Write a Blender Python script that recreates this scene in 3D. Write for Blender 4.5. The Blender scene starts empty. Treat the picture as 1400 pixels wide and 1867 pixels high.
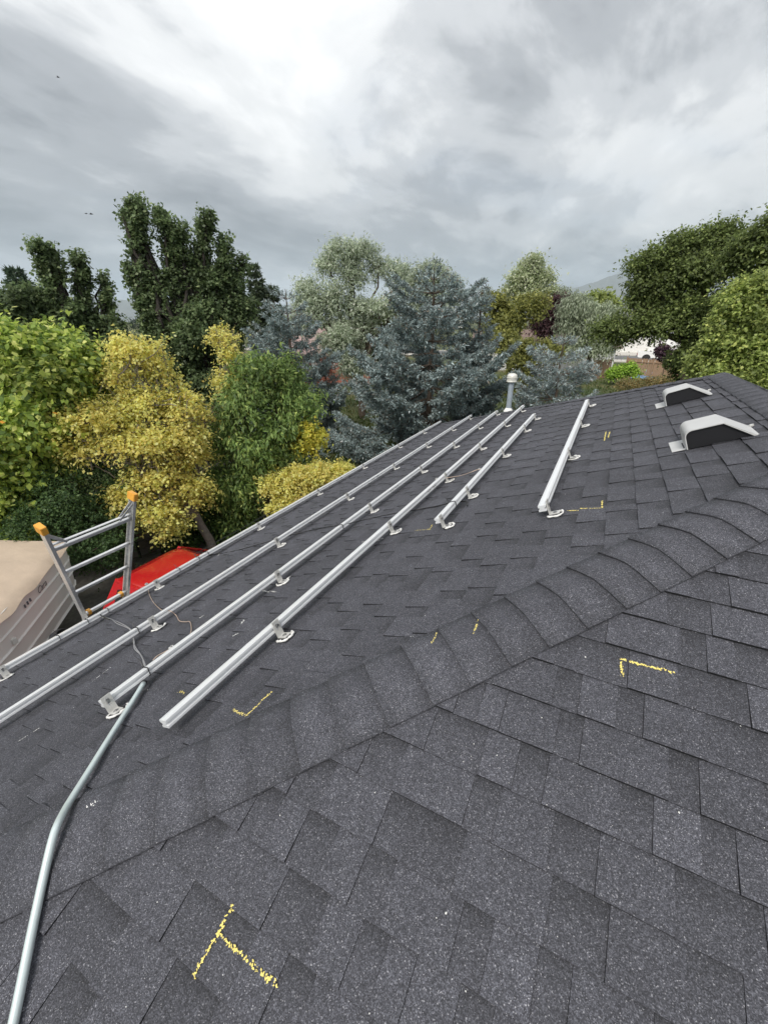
import bpy, bmesh, math, random
import numpy as np
from mathutils import Vector, Matrix

random.seed(7)
RS = np.random.RandomState(7)
SC = bpy.context.scene
COL = SC.collection

# ------------------------------------------------------------------ camera
CAMZ = 5.4                      # eye height above the ground (m)
FPX, CX, CY = 763.71, 700.0, 933.5
PITCH = math.radians(24.6456)   # looking down
AU = 0.47792                    # the eaves run this far right of the heading
ROLL = -0.0053941
_F = np.array([-math.sin(AU), math.cos(AU), 0.0])
_R = np.array([math.cos(AU), math.sin(AU), 0.0])
_Z = np.array([0.0, 0.0, 1.0])
FW = math.cos(PITCH) * _F - math.sin(PITCH) * _Z
_UP = math.sin(PITCH) * _F + math.cos(PITCH) * _Z
RT = math.cos(ROLL) * _R + math.sin(ROLL) * _UP
UP = -math.sin(ROLL) * _R + math.cos(ROLL) * _UP
EYE = np.array([0.0, 0.0, CAMZ])
cam_d = bpy.data.cameras.new('camera')
cam_d.sensor_fit = 'HORIZONTAL'; cam_d.sensor_width = 36.0
cam_d.lens = FPX / 1400.0 * 36.0
cam_d.clip_start = 0.05; cam_d.clip_end = 120000.0
cam = bpy.data.objects.new('camera', cam_d); COL.objects.link(cam)
cam.matrix_world = Matrix(((RT[0], UP[0], -FW[0], EYE[0]), (RT[1], UP[1], -FW[1], EYE[1]),
                           (RT[2], UP[2], -FW[2], EYE[2]), (0, 0, 0, 1)))
SC.camera = cam

# ------------------------------------------------------------------ sky, sun, exposure
SUN_EL, SUN_AZ = math.radians(47), AU + math.radians(155)    # azimuth measured left of +Y
SUN_DIR = Vector((-math.sin(SUN_AZ) * math.cos(SUN_EL), math.cos(SUN_AZ) * math.cos(SUN_EL), math.sin(SUN_EL)))
W = bpy.data.worlds.new('World'); SC.world = W; W.use_nodes = True
wn, wl = W.node_tree.nodes, W.node_tree.links
wn.clear()
def wnode(t, **kw):
    n = wn.new(t)
    for k, v in kw.items(): setattr(n, k, v)
    return n
def wmath(op, a, b=None, clamp=False):
    n = wnode('ShaderNodeMath', operation=op); n.use_clamp = clamp
    for i, v in enumerate((a, b)):
        if v is None: continue
        if isinstance(v, (int, float)): n.inputs[i].default_value = v
        else: wl.new(v, n.inputs[i])
    return n.outputs[0]
sky = wnode('ShaderNodeTexSky', sky_type='NISHITA')
sky.sun_disc = False; sky.sun_elevation = SUN_EL; sky.sun_rotation = -SUN_AZ
sky.air_density = 1.0; sky.dust_density = 1.5
tc = wnode('ShaderNodeTexCoord'); sp = wnode('ShaderNodeSeparateXYZ'); wl.new(tc.outputs['Generated'], sp.inputs[0])
zc = wmath('ADD', wmath('MAXIMUM', sp.outputs[2], 0.0), 0.18)
cb = wnode('ShaderNodeCombineXYZ')
wl.new(wmath('DIVIDE', sp.outputs[0], zc), cb.inputs[0]); wl.new(wmath('DIVIDE', sp.outputs[1], zc), cb.inputs[1])
def wnoise(scale, detail, rough, dist, off, stretch=(1, 1, 1)):
    mp = wnode('ShaderNodeMapping'); mp.inputs['Location'].default_value = off
    mp.inputs['Scale'].default_value = stretch; mp.inputs['Rotation'].default_value = (0, 0, 0.5)
    wl.new(cb.outputs[0], mp.inputs[0])
    n = wnode('ShaderNodeTexNoise'); n.inputs['Scale'].default_value = scale; n.inputs['Detail'].default_value = detail
    n.inputs['Roughness'].default_value = rough; n.inputs['Distortion'].default_value = dist
    wl.new(mp.outputs[0], n.inputs['Vector']); return n.outputs['Fac']
def wramp(src, pts):
    r = wnode('ShaderNodeValToRGB'); wl.new(src, r.inputs[0])
    e = r.color_ramp.elements
    while len(e) < len(pts): e.new(0.5)
    for k, (p, c) in enumerate(pts): e[k].position = p; e[k].color = (*c, 1)
    r.color_ramp.interpolation = 'EASE'
    return r.outputs[0]
big = wnoise(0.42, 5, 0.5, 0.5, (12.4, 6.3, 0))
mid = wnoise(1.25, 11, 0.62, 0.45, (2.4, 4.2, 0), (1.0, 0.62, 1))
fine = wnoise(4.2, 8, 0.62, 0.6, (1.3, 8.4, 0), (1.0, 0.55, 1))
fld = wmath('ADD', wmath('ADD', wmath('MULTIPLY', big, 0.54), wmath('MULTIPLY', mid, 0.34)), wmath('MULTIPLY', fine, 0.12))
cloud = wramp(fld, [(0.405, (1.35, 1.38, 1.47)), (0.46, (2.05, 2.1, 2.2)), (0.505, (3.05, 3.1, 3.18)), (0.55, (4.2, 4.22, 4.23)), (0.60, (5.0, 5.0, 4.97))])
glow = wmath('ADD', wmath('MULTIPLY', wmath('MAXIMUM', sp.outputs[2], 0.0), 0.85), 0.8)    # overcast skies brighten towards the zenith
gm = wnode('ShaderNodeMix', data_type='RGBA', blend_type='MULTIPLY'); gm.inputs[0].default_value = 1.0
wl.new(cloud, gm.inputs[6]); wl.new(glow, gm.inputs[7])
# thin breaks let the blue sky through, the deck covers the rest
cover = wramp(wnoise(0.9, 6, 0.5, 0.3, (7.7, 2.1, 0)), [(0.28, (0.9,) * 3), (0.45, (0.985,) * 3)])
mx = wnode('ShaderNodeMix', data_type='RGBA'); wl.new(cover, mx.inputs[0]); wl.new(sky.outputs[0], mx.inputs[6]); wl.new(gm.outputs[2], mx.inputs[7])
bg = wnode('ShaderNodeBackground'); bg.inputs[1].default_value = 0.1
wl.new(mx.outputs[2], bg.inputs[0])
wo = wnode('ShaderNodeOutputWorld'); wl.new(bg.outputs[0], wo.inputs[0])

sun_d = bpy.data.lights.new('sun', 'SUN'); sun_d.energy = 1.5; sun_d.angle = math.radians(20); sun_d.color = (1.0, 0.96, 0.9)
sun = bpy.data.objects.new('sun', sun_d); COL.objects.link(sun)
sun.rotation_euler = SUN_DIR.to_track_quat('Z', 'Y').to_euler()
SC.view_settings.view_transform = 'Standard'; SC.view_settings.look = 'None'
SC.view_settings.exposure = 1.15; SC.view_settings.gamma = 1.0; SC.view_settings.use_curve_mapping = False
SC.cycles.max_bounces = 8; SC.cycles.volume_bounces = 1
SC.cycles.caustics_reflective = False; SC.cycles.caustics_refractive = False

# ------------------------------------------------------------------ helpers: rays through photo pixels
S = 0.41168                     # roof pitch
CA = -1.0105 + CAMZ             # slope A: z = S*x + CA
CB = -1.65 + CAMZ               # slope B: z = S*y + CB
HC = 1.5534                     # near hip: y = x + HC
FC = 7.06                       # far hip: y = FC - x
XR = 1.11                       # ridge
XE = -4.15                      # eave of slope A
ZE = S * XE + CA; ZR = S * XR + CA
YE = (ZE - CB) / S              # eave of slope B
def ray(x, y): return FW + (x - CX) / FPX * RT + (CY - y) / FPX * UP
def onA(x, y, off=0.0):
    r = ray(x, y); return EYE + r * ((CA + off - CAMZ) / (r[2] - S * r[0]))
def onB(x, y, off=0.0):
    r = ray(x, y); return EYE + r * ((CB + off - CAMZ) / (r[2] - S * r[1]))
def onZ(x, y, z):
    r = ray(x, y); return EYE + r * ((z - CAMZ) / r[2])
def onX(x, y, X):
    r = ray(x, y); return EYE + r * (X / r[0])
def at(x, y, D):
    r = ray(x, y); return EYE + r * (D / math.hypot(r[0], r[1]))
def proj(p):
    d = np.asarray(p) - EYE; k = d @ FW
    return CX + FPX * (d @ RT) / k, CY - FPX * (d @ UP) / k, k

# ------------------------------------------------------------------ helpers: objects
def tag(o, label=None, cat=None, group=None, kind=None):
    if label: o['label'] = label
    if cat: o['category'] = cat
    if group: o['group'] = group
    if kind: o['kind'] = kind
    return o
def link(name, mesh, parent=None):
    o = bpy.data.objects.new(name, mesh); COL.objects.link(o)
    if parent: o.parent = parent
    return o
def empty(name, loc=(0, 0, 0), rz=0.0):
    o = bpy.data.objects.new(name, None); COL.objects.link(o)
    o.location = loc; o.rotation_euler = (0, 0, rz); o.empty_display_size = 0.1
    return o
def local(root, p):
    c, s = math.cos(-root.rotation_euler.z), math.sin(-root.rotation_euler.z)
    d = Vector(p) - Vector(root.location)
    return Vector((c * d.x - s * d.y, s * d.x + c * d.y, d.z))
class MB:
    def __init__(self): self.v, self.f = [], []
    def add(self, vs, fs):
        b = len(self.v); self.v += [tuple(map(float, p)) for p in vs]; self.f += [tuple(i + b for i in q) for q in fs]; return self
    def box(self, c, s, m=None):
        hx, hy, hz = s[0] / 2, s[1] / 2, s[2] / 2
        vs = [Vector((x, y, z)) for z in (-hz, hz) for y in (-hy, hy) for x in (-hx, hx)]
        if m: vs = [m @ v for v in vs]
        vs = [v + Vector(c) for v in vs]
        return self.add(vs, [(0, 2, 3, 1), (4, 5, 7, 6), (0, 1, 5, 4), (2, 6, 7, 3), (0, 4, 6, 2), (1, 3, 7, 5)])
    def bar(self, a, b, w, h, up=(0, 0, 1)):
        a, b = Vector(a), Vector(b); d = (b - a); L = d.length; d.normalize()
        x = d.cross(Vector(up)).normalized(); z = x.cross(d)
        m = Matrix((x, d, z)).transposed()
        return self.box((a + b) / 2, (w, L, h), m)
    def tube(self, pts, r, n=8, cap=True):
        pts = [Vector(p) for p in pts]; m = len(pts); rs = r if hasattr(r, '__len__') else [r] * m
        b = len(self.v); prev = None
        for i, p in enumerate(pts):
            d = (pts[min(i + 1, m - 1)] - pts[max(i - 1, 0)])
            if d.length < 1e-9: d = Vector((0, 0, 1))
            d.normalize()
            if prev is None:
                x = d.orthogonal().normalized()
            else:
                x = (prev - d * prev.dot(d)).normalized()
            prev = x; y = d.cross(x)
            for k in range(n):
                a = 2 * math.pi * k / n
                self.v.append(tuple(p + (x * math.cos(a) + y * math.sin(a)) * rs[i]))
        for i in range(m - 1):
            for k in range(n):
                k2 = (k + 1) % n
                self.f.append((b + i * n + k, b + i * n + k2, b + (i + 1) * n + k2, b + (i + 1) * n + k))
        if cap:
            self.f.append(tuple(b + k for k in reversed(range(n)))); self.f.append(tuple(b + (m - 1) * n + k for k in range(n)))
        return self
    def prism(self, poly, d0, d1, fn):
        """poly: list of 2D points; fn(u, v, d) -> 3D point; extruded from d0 to d1"""
        n = len(poly); vs = [fn(u, v, d0) for u, v in poly] + [fn(u, v, d1) for u, v in poly]
        fs = [(i, (i + 1) % n, n + (i + 1) % n, n + i) for i in range(n)] + [tuple(reversed(range(n))), tuple(range(n, 2 * n))]
        return self.add(vs, fs)
    def lathe(self, prof, c, n=16):
        b = len(self.v); m = len(prof)
        for r, z in prof:
            for k in range(n):
                a = 2 * math.pi * k / n; self.v.append((c[0] + r * math.cos(a), c[1] + r * math.sin(a), c[2] + z))
        for i in range(m - 1):
            for k in range(n):
                k2 = (k + 1) % n; self.f.append((b + i * n + k, b + i * n + k2, b + (i + 1) * n + k2, b + (i + 1) * n + k))
        self.f.append(tuple(b + k for k in reversed(range(n)))); self.f.append(tuple(b + (m - 1) * n + k for k in range(n)))
        return self
    def mesh(self, name, mat=None, smooth=False, bevel=0.0):
        me = bpy.data.meshes.new(name); me.from_pydata(self.v, [], self.f)
        bm = bmesh.new(); bm.from_mesh(me); bmesh.ops.recalc_face_normals(bm, faces=bm.faces)
        if bevel:
            es = [e for e in bm.edges if len(e.link_faces) == 2 and e.calc_face_angle(0) > 0.6]
            bmesh.ops.bevel(bm, geom=es, offset=bevel, segments=2, affect='EDGES', clamp_overlap=True)
        bm.to_mesh(me); bm.free()
        if smooth: me.shade_smooth()
        if mat: me.materials.append(mat)
        return me
    def build(self, name, mat, parent=None, smooth=False, bevel=0.0, world=True):
        """vertices are given in world coordinates; they become local to the parent"""
        if parent is not None and world:
            self.v = [tuple(local(parent, p)) for p in self.v]
        return link(name, self.mesh(name, mat, smooth, bevel), parent)
def np_mesh(name, V, Fq, mat, col=None, smooth=False):
    me = bpy.data.meshes.new(name); n, m = len(V), len(Fq); k = Fq.shape[1]
    me.vertices.add(n); me.vertices.foreach_set('co', np.ascontiguousarray(V, dtype=np.float32).ravel())
    me.loops.add(m * k); me.polygons.add(m)
    me.loops.foreach_set('vertex_index', np.ascontiguousarray(Fq, dtype=np.int32).ravel())
    me.polygons.foreach_set('loop_start', np.arange(0, m * k, k, dtype=np.int32))
    if col is not None:
        a = me.color_attributes.new('tint', 'FLOAT_COLOR', 'POINT')
        c = np.ones((n, 4), dtype=np.float32); c[:, :3] = col
        a.data.foreach_set('color', c.ravel())
    me.update(calc_edges=True)
    if smooth: me.shade_smooth()
    me.materials.append(mat)
    return me

# ------------------------------------------------------------------ materials
def mat(name, col, rough=0.6, metal=0.0, var=0.0, scale=6.0, bump=0.0, bscale=60.0, spec=0.5, stretch=None, coat=0.0):
    m = bpy.data.materials.new(name); m.use_nodes = True; nt = m.node_tree; n, l = nt.nodes, nt.links
    p = n['Principled BSDF']; p.inputs['Base Color'].default_value = (*col, 1); p.inputs['Roughness'].default_value = rough
    p.inputs['Metallic'].default_value = metal; p.inputs['Specular IOR Level'].default_value = spec; p.inputs['Coat Weight'].default_value = coat
    g = n.new('ShaderNodeNewGeometry'); src = g.outputs['Position']
    if stretch:
        mp = n.new('ShaderNodeMapping'); mp.inputs['Scale'].default_value = stretch; l.new(src, mp.inputs[0]); src = mp.outputs[0]
    if var:
        t = n.new('ShaderNodeTexNoise'); t.inputs['Scale'].default_value = scale; t.inputs['Detail'].default_value = 6; t.inputs['Roughness'].default_value = 0.6
        l.new(src, t.inputs['Vector'])
        r = n.new('ShaderNodeMapRange'); r.inputs['From Min'].default_value = 0.3; r.inputs['From Max'].default_value = 0.7
        r.inputs['To Min'].default_value = 1 - var; r.inputs['To Max'].default_value = 1 + var; l.new(t.outputs['Fac'], r.inputs['Value'])
        x = n.new('ShaderNodeMix'); x.data_type = 'RGBA'; x.blend_type = 'MULTIPLY'; x.inputs[0].default_value = 1
        x.inputs[6].default_value = (*col, 1); l.new(r.outputs[0], x.inputs[7]); l.new(x.outputs[2], p.inputs['Base Color'])
        r2 = n.new('ShaderNodeMapRange'); r2.inputs['To Min'].default_value = max(rough - 0.1, 0.02); r2.inputs['To Max'].default_value = min(rough + 0.1, 1)
        l.new(t.outputs['Fac'], r2.inputs['Value']); l.new(r2.outputs[0], p.inputs['Roughness'])
    if bump:
        t2 = n.new('ShaderNodeTexNoise'); t2.inputs['Scale'].default_value = bscale; t2.inputs['Detail'].default_value = 4; l.new(src, t2.inputs['Vector'])
        b = n.new('ShaderNodeBump'); b.inputs['Strength'].default_value = bump; b.inputs['Distance'].default_value = 0.01
        l.new(t2.outputs['Fac'], b.inputs['Height']); l.new(b.outputs[0], p.inputs['Normal'])
    return m
def leaf_mat(name, trans=0.3, rough=0.5, spec=0.35):
    m = bpy.data.materials.new(name); m.use_nodes = True; nt = m.node_tree; n, l = nt.nodes, nt.links
    p = n['Principled BSDF']; p.inputs['Roughness'].default_value = rough; p.inputs['Specular IOR Level'].default_value = spec
    a = n.new('ShaderNodeAttribute'); a.attribute_name = 'tint'; l.new(a.outputs['Color'], p.inputs['Base Color'])
    tr = n.new('ShaderNodeBsdfTranslucent'); l.new(a.outputs['Color'], tr.inputs['Color'])
    mx = n.new('ShaderNodeMixShader'); mx.inputs[0].default_value = trans
    l.new(p.outputs[0], mx.inputs[1]); l.new(tr.outputs[0], mx.inputs[2]); l.new(mx.outputs[0], n['Material Output'].inputs['Surface'])
    return m
def shingle_mat():
    m = bpy.data.materials.new('asphalt_granules'); m.use_nodes = True; nt = m.node_tree; n, l = nt.nodes, nt.links
    p = n['Principled BSDF']; p.inputs['Roughness'].default_value = 0.8; p.inputs['Specular IOR Level'].default_value = 0.5
    g = n.new('ShaderNodeNewGeometry'); pos = g.outputs['Position']
    def vor(scale):
        v = n.new('ShaderNodeTexVoronoi'); v.inputs['Scale'].default_value = scale; l.new(pos, v.inputs['Vector'])
        s = n.new('ShaderNodeSeparateColor'); l.new(v.outputs['Color'], s.inputs[0]); return s.outputs[0]
    def ramp(src, pts):
        r = n.new('ShaderNodeValToRGB'); l.new(src, r.inputs[0]); e = r.color_ramp.elements
        while len(e) < len(pts): e.new(0.5)
        for k, (q, c) in enumerate(pts): e[k].position = q; e[k].color = (*c, 1)
        return r.outputs[0]
    gr = ramp(vor(430.0), [(0.0, (0.035, 0.035, 0.039)), (0.35, (0.062, 0.062, 0.068)), (0.62, (0.09, 0.09, 0.097)), (0.84, (0.14, 0.14, 0.15)), (0.965, (0.18, 0.18, 0.19)), (0.994, (0.40, 0.39, 0.38))])
    gr2 = ramp(vor(150.0), [(0.0, (0.86,) * 3), (0.5, (1.0,) * 3), (1.0, (1.15,) * 3)])
    def noise(scale, detail, lo, hi):
        t = n.new('ShaderNodeTexNoise'); t.inputs['Scale'].default_value = scale; t.inputs['Detail'].default_value = detail; t.inputs['Roughness'].default_value = 0.6
        l.new(pos, t.inputs['Vector']); r = n.new('ShaderNodeMapRange'); r.inputs['From Min'].default_value = 0.3; r.inputs['From Max'].default_value = 0.7
        r.inputs['To Min'].default_value = lo; r.inputs['To Max'].default_value = hi; l.new(t.outputs['Fac'], r.inputs['Value']); return r.outputs[0]
    def mul(a, b):
        x = n.new('ShaderNodeMix'); x.data_type = 'RGBA'; x.blend_type = 'MULTIPLY'; x.inputs[0].default_value = 1
        l.new(a, x.inputs[6]); l.new(b, x.inputs[7]); return x.outputs[2]
    at_ = n.new('ShaderNodeAttribute'); at_.attribute_name = 'tint'
    c = mul(mul(mul(mul(gr, gr2), at_.outputs['Color']), noise(0.9, 4, 0.62, 0.82)), noise(14.0, 5, 0.88, 1.12))
    l.new(c, p.inputs['Base Color'])
    b = n.new('ShaderNodeBump'); b.inputs['Strength'].default_value = 0.5; b.inputs['Distance'].default_value = 0.002
    l.new(vor(430.0), b.inputs['Height']); l.new(b.outputs[0], p.inputs['Normal'])
    return m
M_SH = shingle_mat()
M_DECK = mat('underlayment', (0.03, 0.03, 0.033), 0.9)
M_ALU = mat('mill_aluminium', (0.88, 0.89, 0.90), 0.42, 0.35, 0.04, 3.0, stretch=(40, 1, 40))
M_ALU2 = mat('bracket_aluminium', (0.70, 0.69, 0.66), 0.45, 0.45, 0.06, 40)
M_LAD = mat('ladder_aluminium', (0.66, 0.66, 0.66), 0.33, 0.7, 0.16, 9, stretch=(1, 1, 6))
M_GALV = mat('galvanised_conduit', (0.66, 0.74, 0.73), 0.42, 0.45, 0.05, 12)
M_STEEL = mat('steel_bolt', (0.35, 0.35, 0.35), 0.35, 1.0)
M_STEELG = mat('painted_grey_steel', (0.25, 0.25, 0.26), 0.5, 0.3, 0.1, 5)
M_BLACK = mat('black_plastic', (0.012, 0.012, 0.013), 0.45)
M_RUB = mat('black_rubber', (0.02, 0.02, 0.02), 0.7)
M_CAULK = mat('white_sealant', (0.78, 0.77, 0.74), 0.55, 0, 0.06, 60)
M_CHALK = mat('yellow_chalk', (0.82, 0.68, 0.20), 0.9, 0, 0.12, 120)
M_ORANGE = mat('yellow_orange_plastic', (0.75, 0.36, 0.05), 0.5, 0, 0.08, 20)
M_GREYW = mat('grey_wire', (0.3, 0.3, 0.31), 0.5)
M_COPPER = mat('copper_wire', (0.60, 0.46, 0.37), 0.4, 0.4)
M_VENT = mat('vent_painted_steel', (0.52, 0.52, 0.515), 0.5, 0.0, 0.05, 10)
M_VDARK = mat('vent_black', (0.008, 0.008, 0.01), 0.5)
M_LOUV = mat('louvre_grey', (0.07, 0.07, 0.075), 0.5)
M_FLUE = mat('flue_pipe', (0.36, 0.41, 0.46), 0.5, 0.3, 0.08, 14)
M_FLUEC = mat('flue_cap', (0.68, 0.67, 0.61), 0.5, 0.2, 0.08, 14)
M_TRIM = mat('white_trim', (0.72, 0.71, 0.68), 0.5, 0, 0.05, 3)
M_SIDING = mat('grey_siding', (0.60, 0.60, 0.59), 0.7, 0, 0.06, 3)
M_BARK = mat('bark', (0.10, 0.075, 0.055), 0.9, 0, 0.3, 14, 0.6, 30)
M_BARKD = mat('dark_bark', (0.04, 0.033, 0.027), 0.9, 0, 0.3, 14)
M_BARKG = mat('grey_bark', (0.22, 0.19, 0.17), 0.9, 0, 0.3, 14, 0.5, 30)
M_LEAF = leaf_mat('leaf', 0.5)
M_NEEDLE = leaf_mat('needle', 0.3, 0.6, 0.25)
M_WHITEP = mat('white_gelcoat', (0.88, 0.87, 0.84), 0.6, 0, 0.04, 2, spec=0.25)
M_TAN = mat('tan_canvas', (0.58, 0.46, 0.35), 0.85, 0, 0.1, 3, 0.4, 12)
M_RED = mat('red_car_paint', (0.44, 0.009, 0.013), 0.25, 0, 0.05, 2, coat=0.6)
M_GLASS = mat('dark_car_glass', (0.012, 0.014, 0.016), 0.08)
M_TYRE = mat('tyre', (0.02, 0.02, 0.02), 0.8)
M_RIM = mat('rim', (0.55, 0.55, 0.56), 0.3, 0.9)
M_WHITECAR = mat('white_car_paint', (0.75, 0.75, 0.75), 0.3, 0, 0.03, 2, coat=0.5)
M_BLOCK = mat('concrete_block', (0.20, 0.185, 0.165), 0.9, 0, 0.16, 7, 0.4, 60)
M_MORTAR = mat('mortar', (0.15, 0.145, 0.135), 0.95)
M_FENCE = mat('cedar_board', (0.36, 0.235, 0.15), 0.8, 0, 0.25, 8, stretch=(8, 8, 1))
M_ROAD = mat('asphalt_road', (0.13, 0.13, 0.13), 0.9, 0, 0.15, 1.5)
M_CONC = mat('pale_concrete', (0.5, 0.47, 0.42), 0.9, 0, 0.1, 1.2)
M_BLUE = mat('blue_tarp', (0.16, 0.33, 0.6), 0.5, 0, 0.2, 3)
M_BIRD = mat('bird_feather', (0.05, 0.05, 0.055), 0.8)

# ------------------------------------------------------------------ terrain
def terrain():
    m = bpy.data.materials.new('lawn_and_soil'); m.use_nodes = True; n, l = m.node_tree.nodes, m.node_tree.links
    p = n['Principled BSDF']; p.inputs['Roughness'].default_value = 0.95
    g = n.new('ShaderNodeNewGeometry')
    t = n.new('ShaderNodeTexNoise'); t.inputs['Scale'].default_value = 0.22; t.inputs['Detail'].default_value = 9; t.inputs['Roughness'].default_value = 0.65
    l.new(g.outputs['Position'], t.inputs['Vector'])
    r = n.new('ShaderNodeValToRGB'); e = r.color_ramp.elements; e[0].position = 0.35; e[0].color = (0.045, 0.07, 0.02, 1); e[1].position = 0.55; e[1].color = (0.09, 0.10, 0.03, 1)
    x = e.new(0.68); x.color = (0.17, 0.13, 0.075, 1)
    l.new(t.outputs['Fac'], r.inputs[0]); l.new(r.outputs[0], p.inputs['Base Color'])
    b = n.new('ShaderNodeBump'); t2 = n.new('ShaderNodeTexNoise'); t2.inputs['Scale'].default_value = 30; l.new(g.outputs['Position'], t2.inputs['Vector'])
    l.new(t2.outputs['Fac'], b.inputs['Height']); b.inputs['Distance'].default_value = 0.05; l.new(b.outputs[0], p.inputs['Normal'])
    mb = MB(); k = 64; rr = [0, 30, 150, 1000, 5000, 19000]
    mb.v.append((0, 0, 0))
    for q in rr[1:]:
        for i in range(k): mb.v.append((q * math.cos(2 * math.pi * i / k), q * math.sin(2 * math.pi * i / k), 0))
    for i in range(k): mb.f.append((0, 1 + i, 1 + (i + 1) % k))
    for j in range(len(rr) - 2):
        for i in range(k):
            a = 1 + j * k; mb.f.append((a + i, a + k + i, a + k + (i + 1) % k, a + (i + 1) % k))
    tag(mb.build('ground', m), kind='structure')
    # mountains: a range 12 to 16 km away, its crest following the heights read off the photograph
    az = np.array([-60, -40, -32, -28, -20, -5, 8, 11, 14, 18, 21, 24, 27.5, 31, 36, 45, 60.])
    el = np.array([1.5, 2.0, 2.6, 2.2, 1.8, 2.4, 2.6, 3.4, 3.0, 3.1, 3.9, 4.2, 5.3, 4.6, 4.2, 3.6, 2.6])
    na, nr = 420, 26
    A = np.linspace(-60, 60, na); E = np.interp(A, az, el)
    rs = np.random.RandomState(3)
    def fbm(x, y, o=7):
        s = np.zeros_like(x); a = 1.0; f = 1.0
        for k_ in range(o):
            ph = rs.rand(3) * 6.28; th = rs.rand() * 3.14
            s += a * (1 - 2 * np.abs(np.sin((x * math.cos(th) + y * math.sin(th)) * f + ph[0] + 1.3 * np.sin((x * -math.sin(th) + y * math.cos(th)) * f * .7 + ph[1]))))
            a *= 0.52; f *= 1.95
        return s
    rad = np.linspace(11000, 17000, nr); AA, RR = np.meshgrid(np.radians(A), rad)
    prof = np.clip(1 - np.abs((RR - 14000) / 3000), 0, 1) ** 0.9
    H = prof * 14000 * np.tan(np.radians(np.interp(np.degrees(AA), az, el)))
    X = -np.sin(AU - AA) * RR; Y = np.cos(AU - AA) * RR
    H = np.maximum(H + prof * 130 * fbm(X / 900, Y / 900), -20)
    H[0] = -20; H[-1] = -20
    V = np.stack([X, Y, H], -1).reshape(-1, 3)
    i = np.arange(nr - 1)[:, None] * na + np.arange(na - 1)[None]
    Fq = np.stack([i, i + 1, i + na + 1, i + na], -1).reshape(-1, 4)
    mm = mat('mountain_scrub', (0.09, 0.085, 0.06), 0.95, 0, 0.35, 0.0016)
    tag(link('mountains', np_mesh('mountains', V, Fq, mm, smooth=False)), kind='structure')
terrain()

# ------------------------------------------------------------------ the house and its roof
house = tag(empty('house', (-1.5, 4.0, 0)), 'house with dark grey shingled hip roof in the foreground', 'house')
EXP = 0.1445                    # course exposure along the slope
K = math.sqrt(1 + S * S)
class Face:
    def __init__(s, O, a, b, poly, cut):
        s.O, s.a, s.b = np.array(O, float), np.array(a, float), np.array(b, float) / K
        s.n = np.cross(s.a, s.b); s.poly = poly; s.cut = cut
    def P(s, a, b, n=0.0): return s.O + s.a * a + s.b * b + s.n * n
    def ab(s, p):
        d = np.asarray(p) - s.O; return float(d @ s.a), float(d @ s.b)
y0A, y1A = XE + HC, FC - XE     # the eave of slope A runs from y0A to y1A
XE2 = 2 * XR - XE               # right eave
runB = XR - XE                  # plan run
LB = runB * K                   # slope length
rid0, rid1 = XR + HC, FC - XR
# in each face: a along the eave, b up the slope; trapezoid with 45 degree hips
FA = Face((XE, y1A, ZE), (0, -1, 0), (1, 0, S), None, (y1A - y0A, True))
FB = Face((XE, y0A, ZE), (1, 0, 0), (0, 1, S), None, (XE2 - XE, False))
FCk = Face((XE2, y0A, ZE), (0, 1, 0), (-1, 0, S), None, (y1A - y0A, True))
FD = Face((XE2, y1A, ZE), (-1, 0, 0), (0, -1, S), None, (XE2 - XE, False))

def strip_data(rs, wide=1.0):
    """one laminated shingle: teeth (thick) and gaps (thin) side by side; returns verts (a,b,n), quads, tints"""
    V, F, T = [], [], []
    a = 0.0; tooth = rs.rand() < 0.5; base = rs.uniform(0.90, 1.0)
    def quad(ps, ts):
        i = len(V); V.extend(ps); T.extend(ts); F.append((i, i + 1, i + 2, i + 3))
    top = EXP + 0.012
    while a < wide - 1e-6:
        w = rs.uniform(0.10, 0.25) if tooth else rs.uniform(0.07, 0.20)
        if wide - a - w < 0.06: w = wide - a
        a1 = min(a + w, wide); t = (0.0130 if tooth else 0.0065) + rs.uniform(-0.0006, 0.0012)
        j = rs.uniform(-0.0022, 0.0016); c = base * (rs.uniform(0.93, 1.09) if tooth else rs.uniform(0.84, 0.98))
        tb = 0.0012
        g = 0.0009
        if tooth:
            quad([(a + g, j, t), (a1 - g, j, t), (a1 - g, top, tb), (a + g, top, tb)], [c] * 4)
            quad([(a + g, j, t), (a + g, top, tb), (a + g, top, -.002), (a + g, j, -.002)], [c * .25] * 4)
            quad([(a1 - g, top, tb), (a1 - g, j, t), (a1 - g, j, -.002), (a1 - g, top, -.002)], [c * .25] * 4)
        else:
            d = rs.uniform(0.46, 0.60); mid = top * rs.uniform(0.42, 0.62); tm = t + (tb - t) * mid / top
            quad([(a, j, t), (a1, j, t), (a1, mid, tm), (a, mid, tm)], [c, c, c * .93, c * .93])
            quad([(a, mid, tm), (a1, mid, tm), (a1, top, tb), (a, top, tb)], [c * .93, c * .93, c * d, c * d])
        quad([(a + g, j, -.002), (a1 - g, j, -.002), (a1 - g, j, t), (a + g, j, t)], [c * .14] * 4)  # butt face darkened: paints the shadow line along each course edge
        a = a1; tooth = not tooth
    return np.array(V), np.array(F), np.array(T)
rs_sh = np.random.RandomState(11)
VARIANTS = [strip_data(rs_sh) for _ in range(22)]
def tint_rgb(T): return np.repeat(T[:, None], 3, 1) * np.array([1.0, 1.01, 1.11])
VMESH = [np_mesh('shingle', v, f, M_SH, tint_rgb(t)) for v, f, t in VARIANTS]
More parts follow.
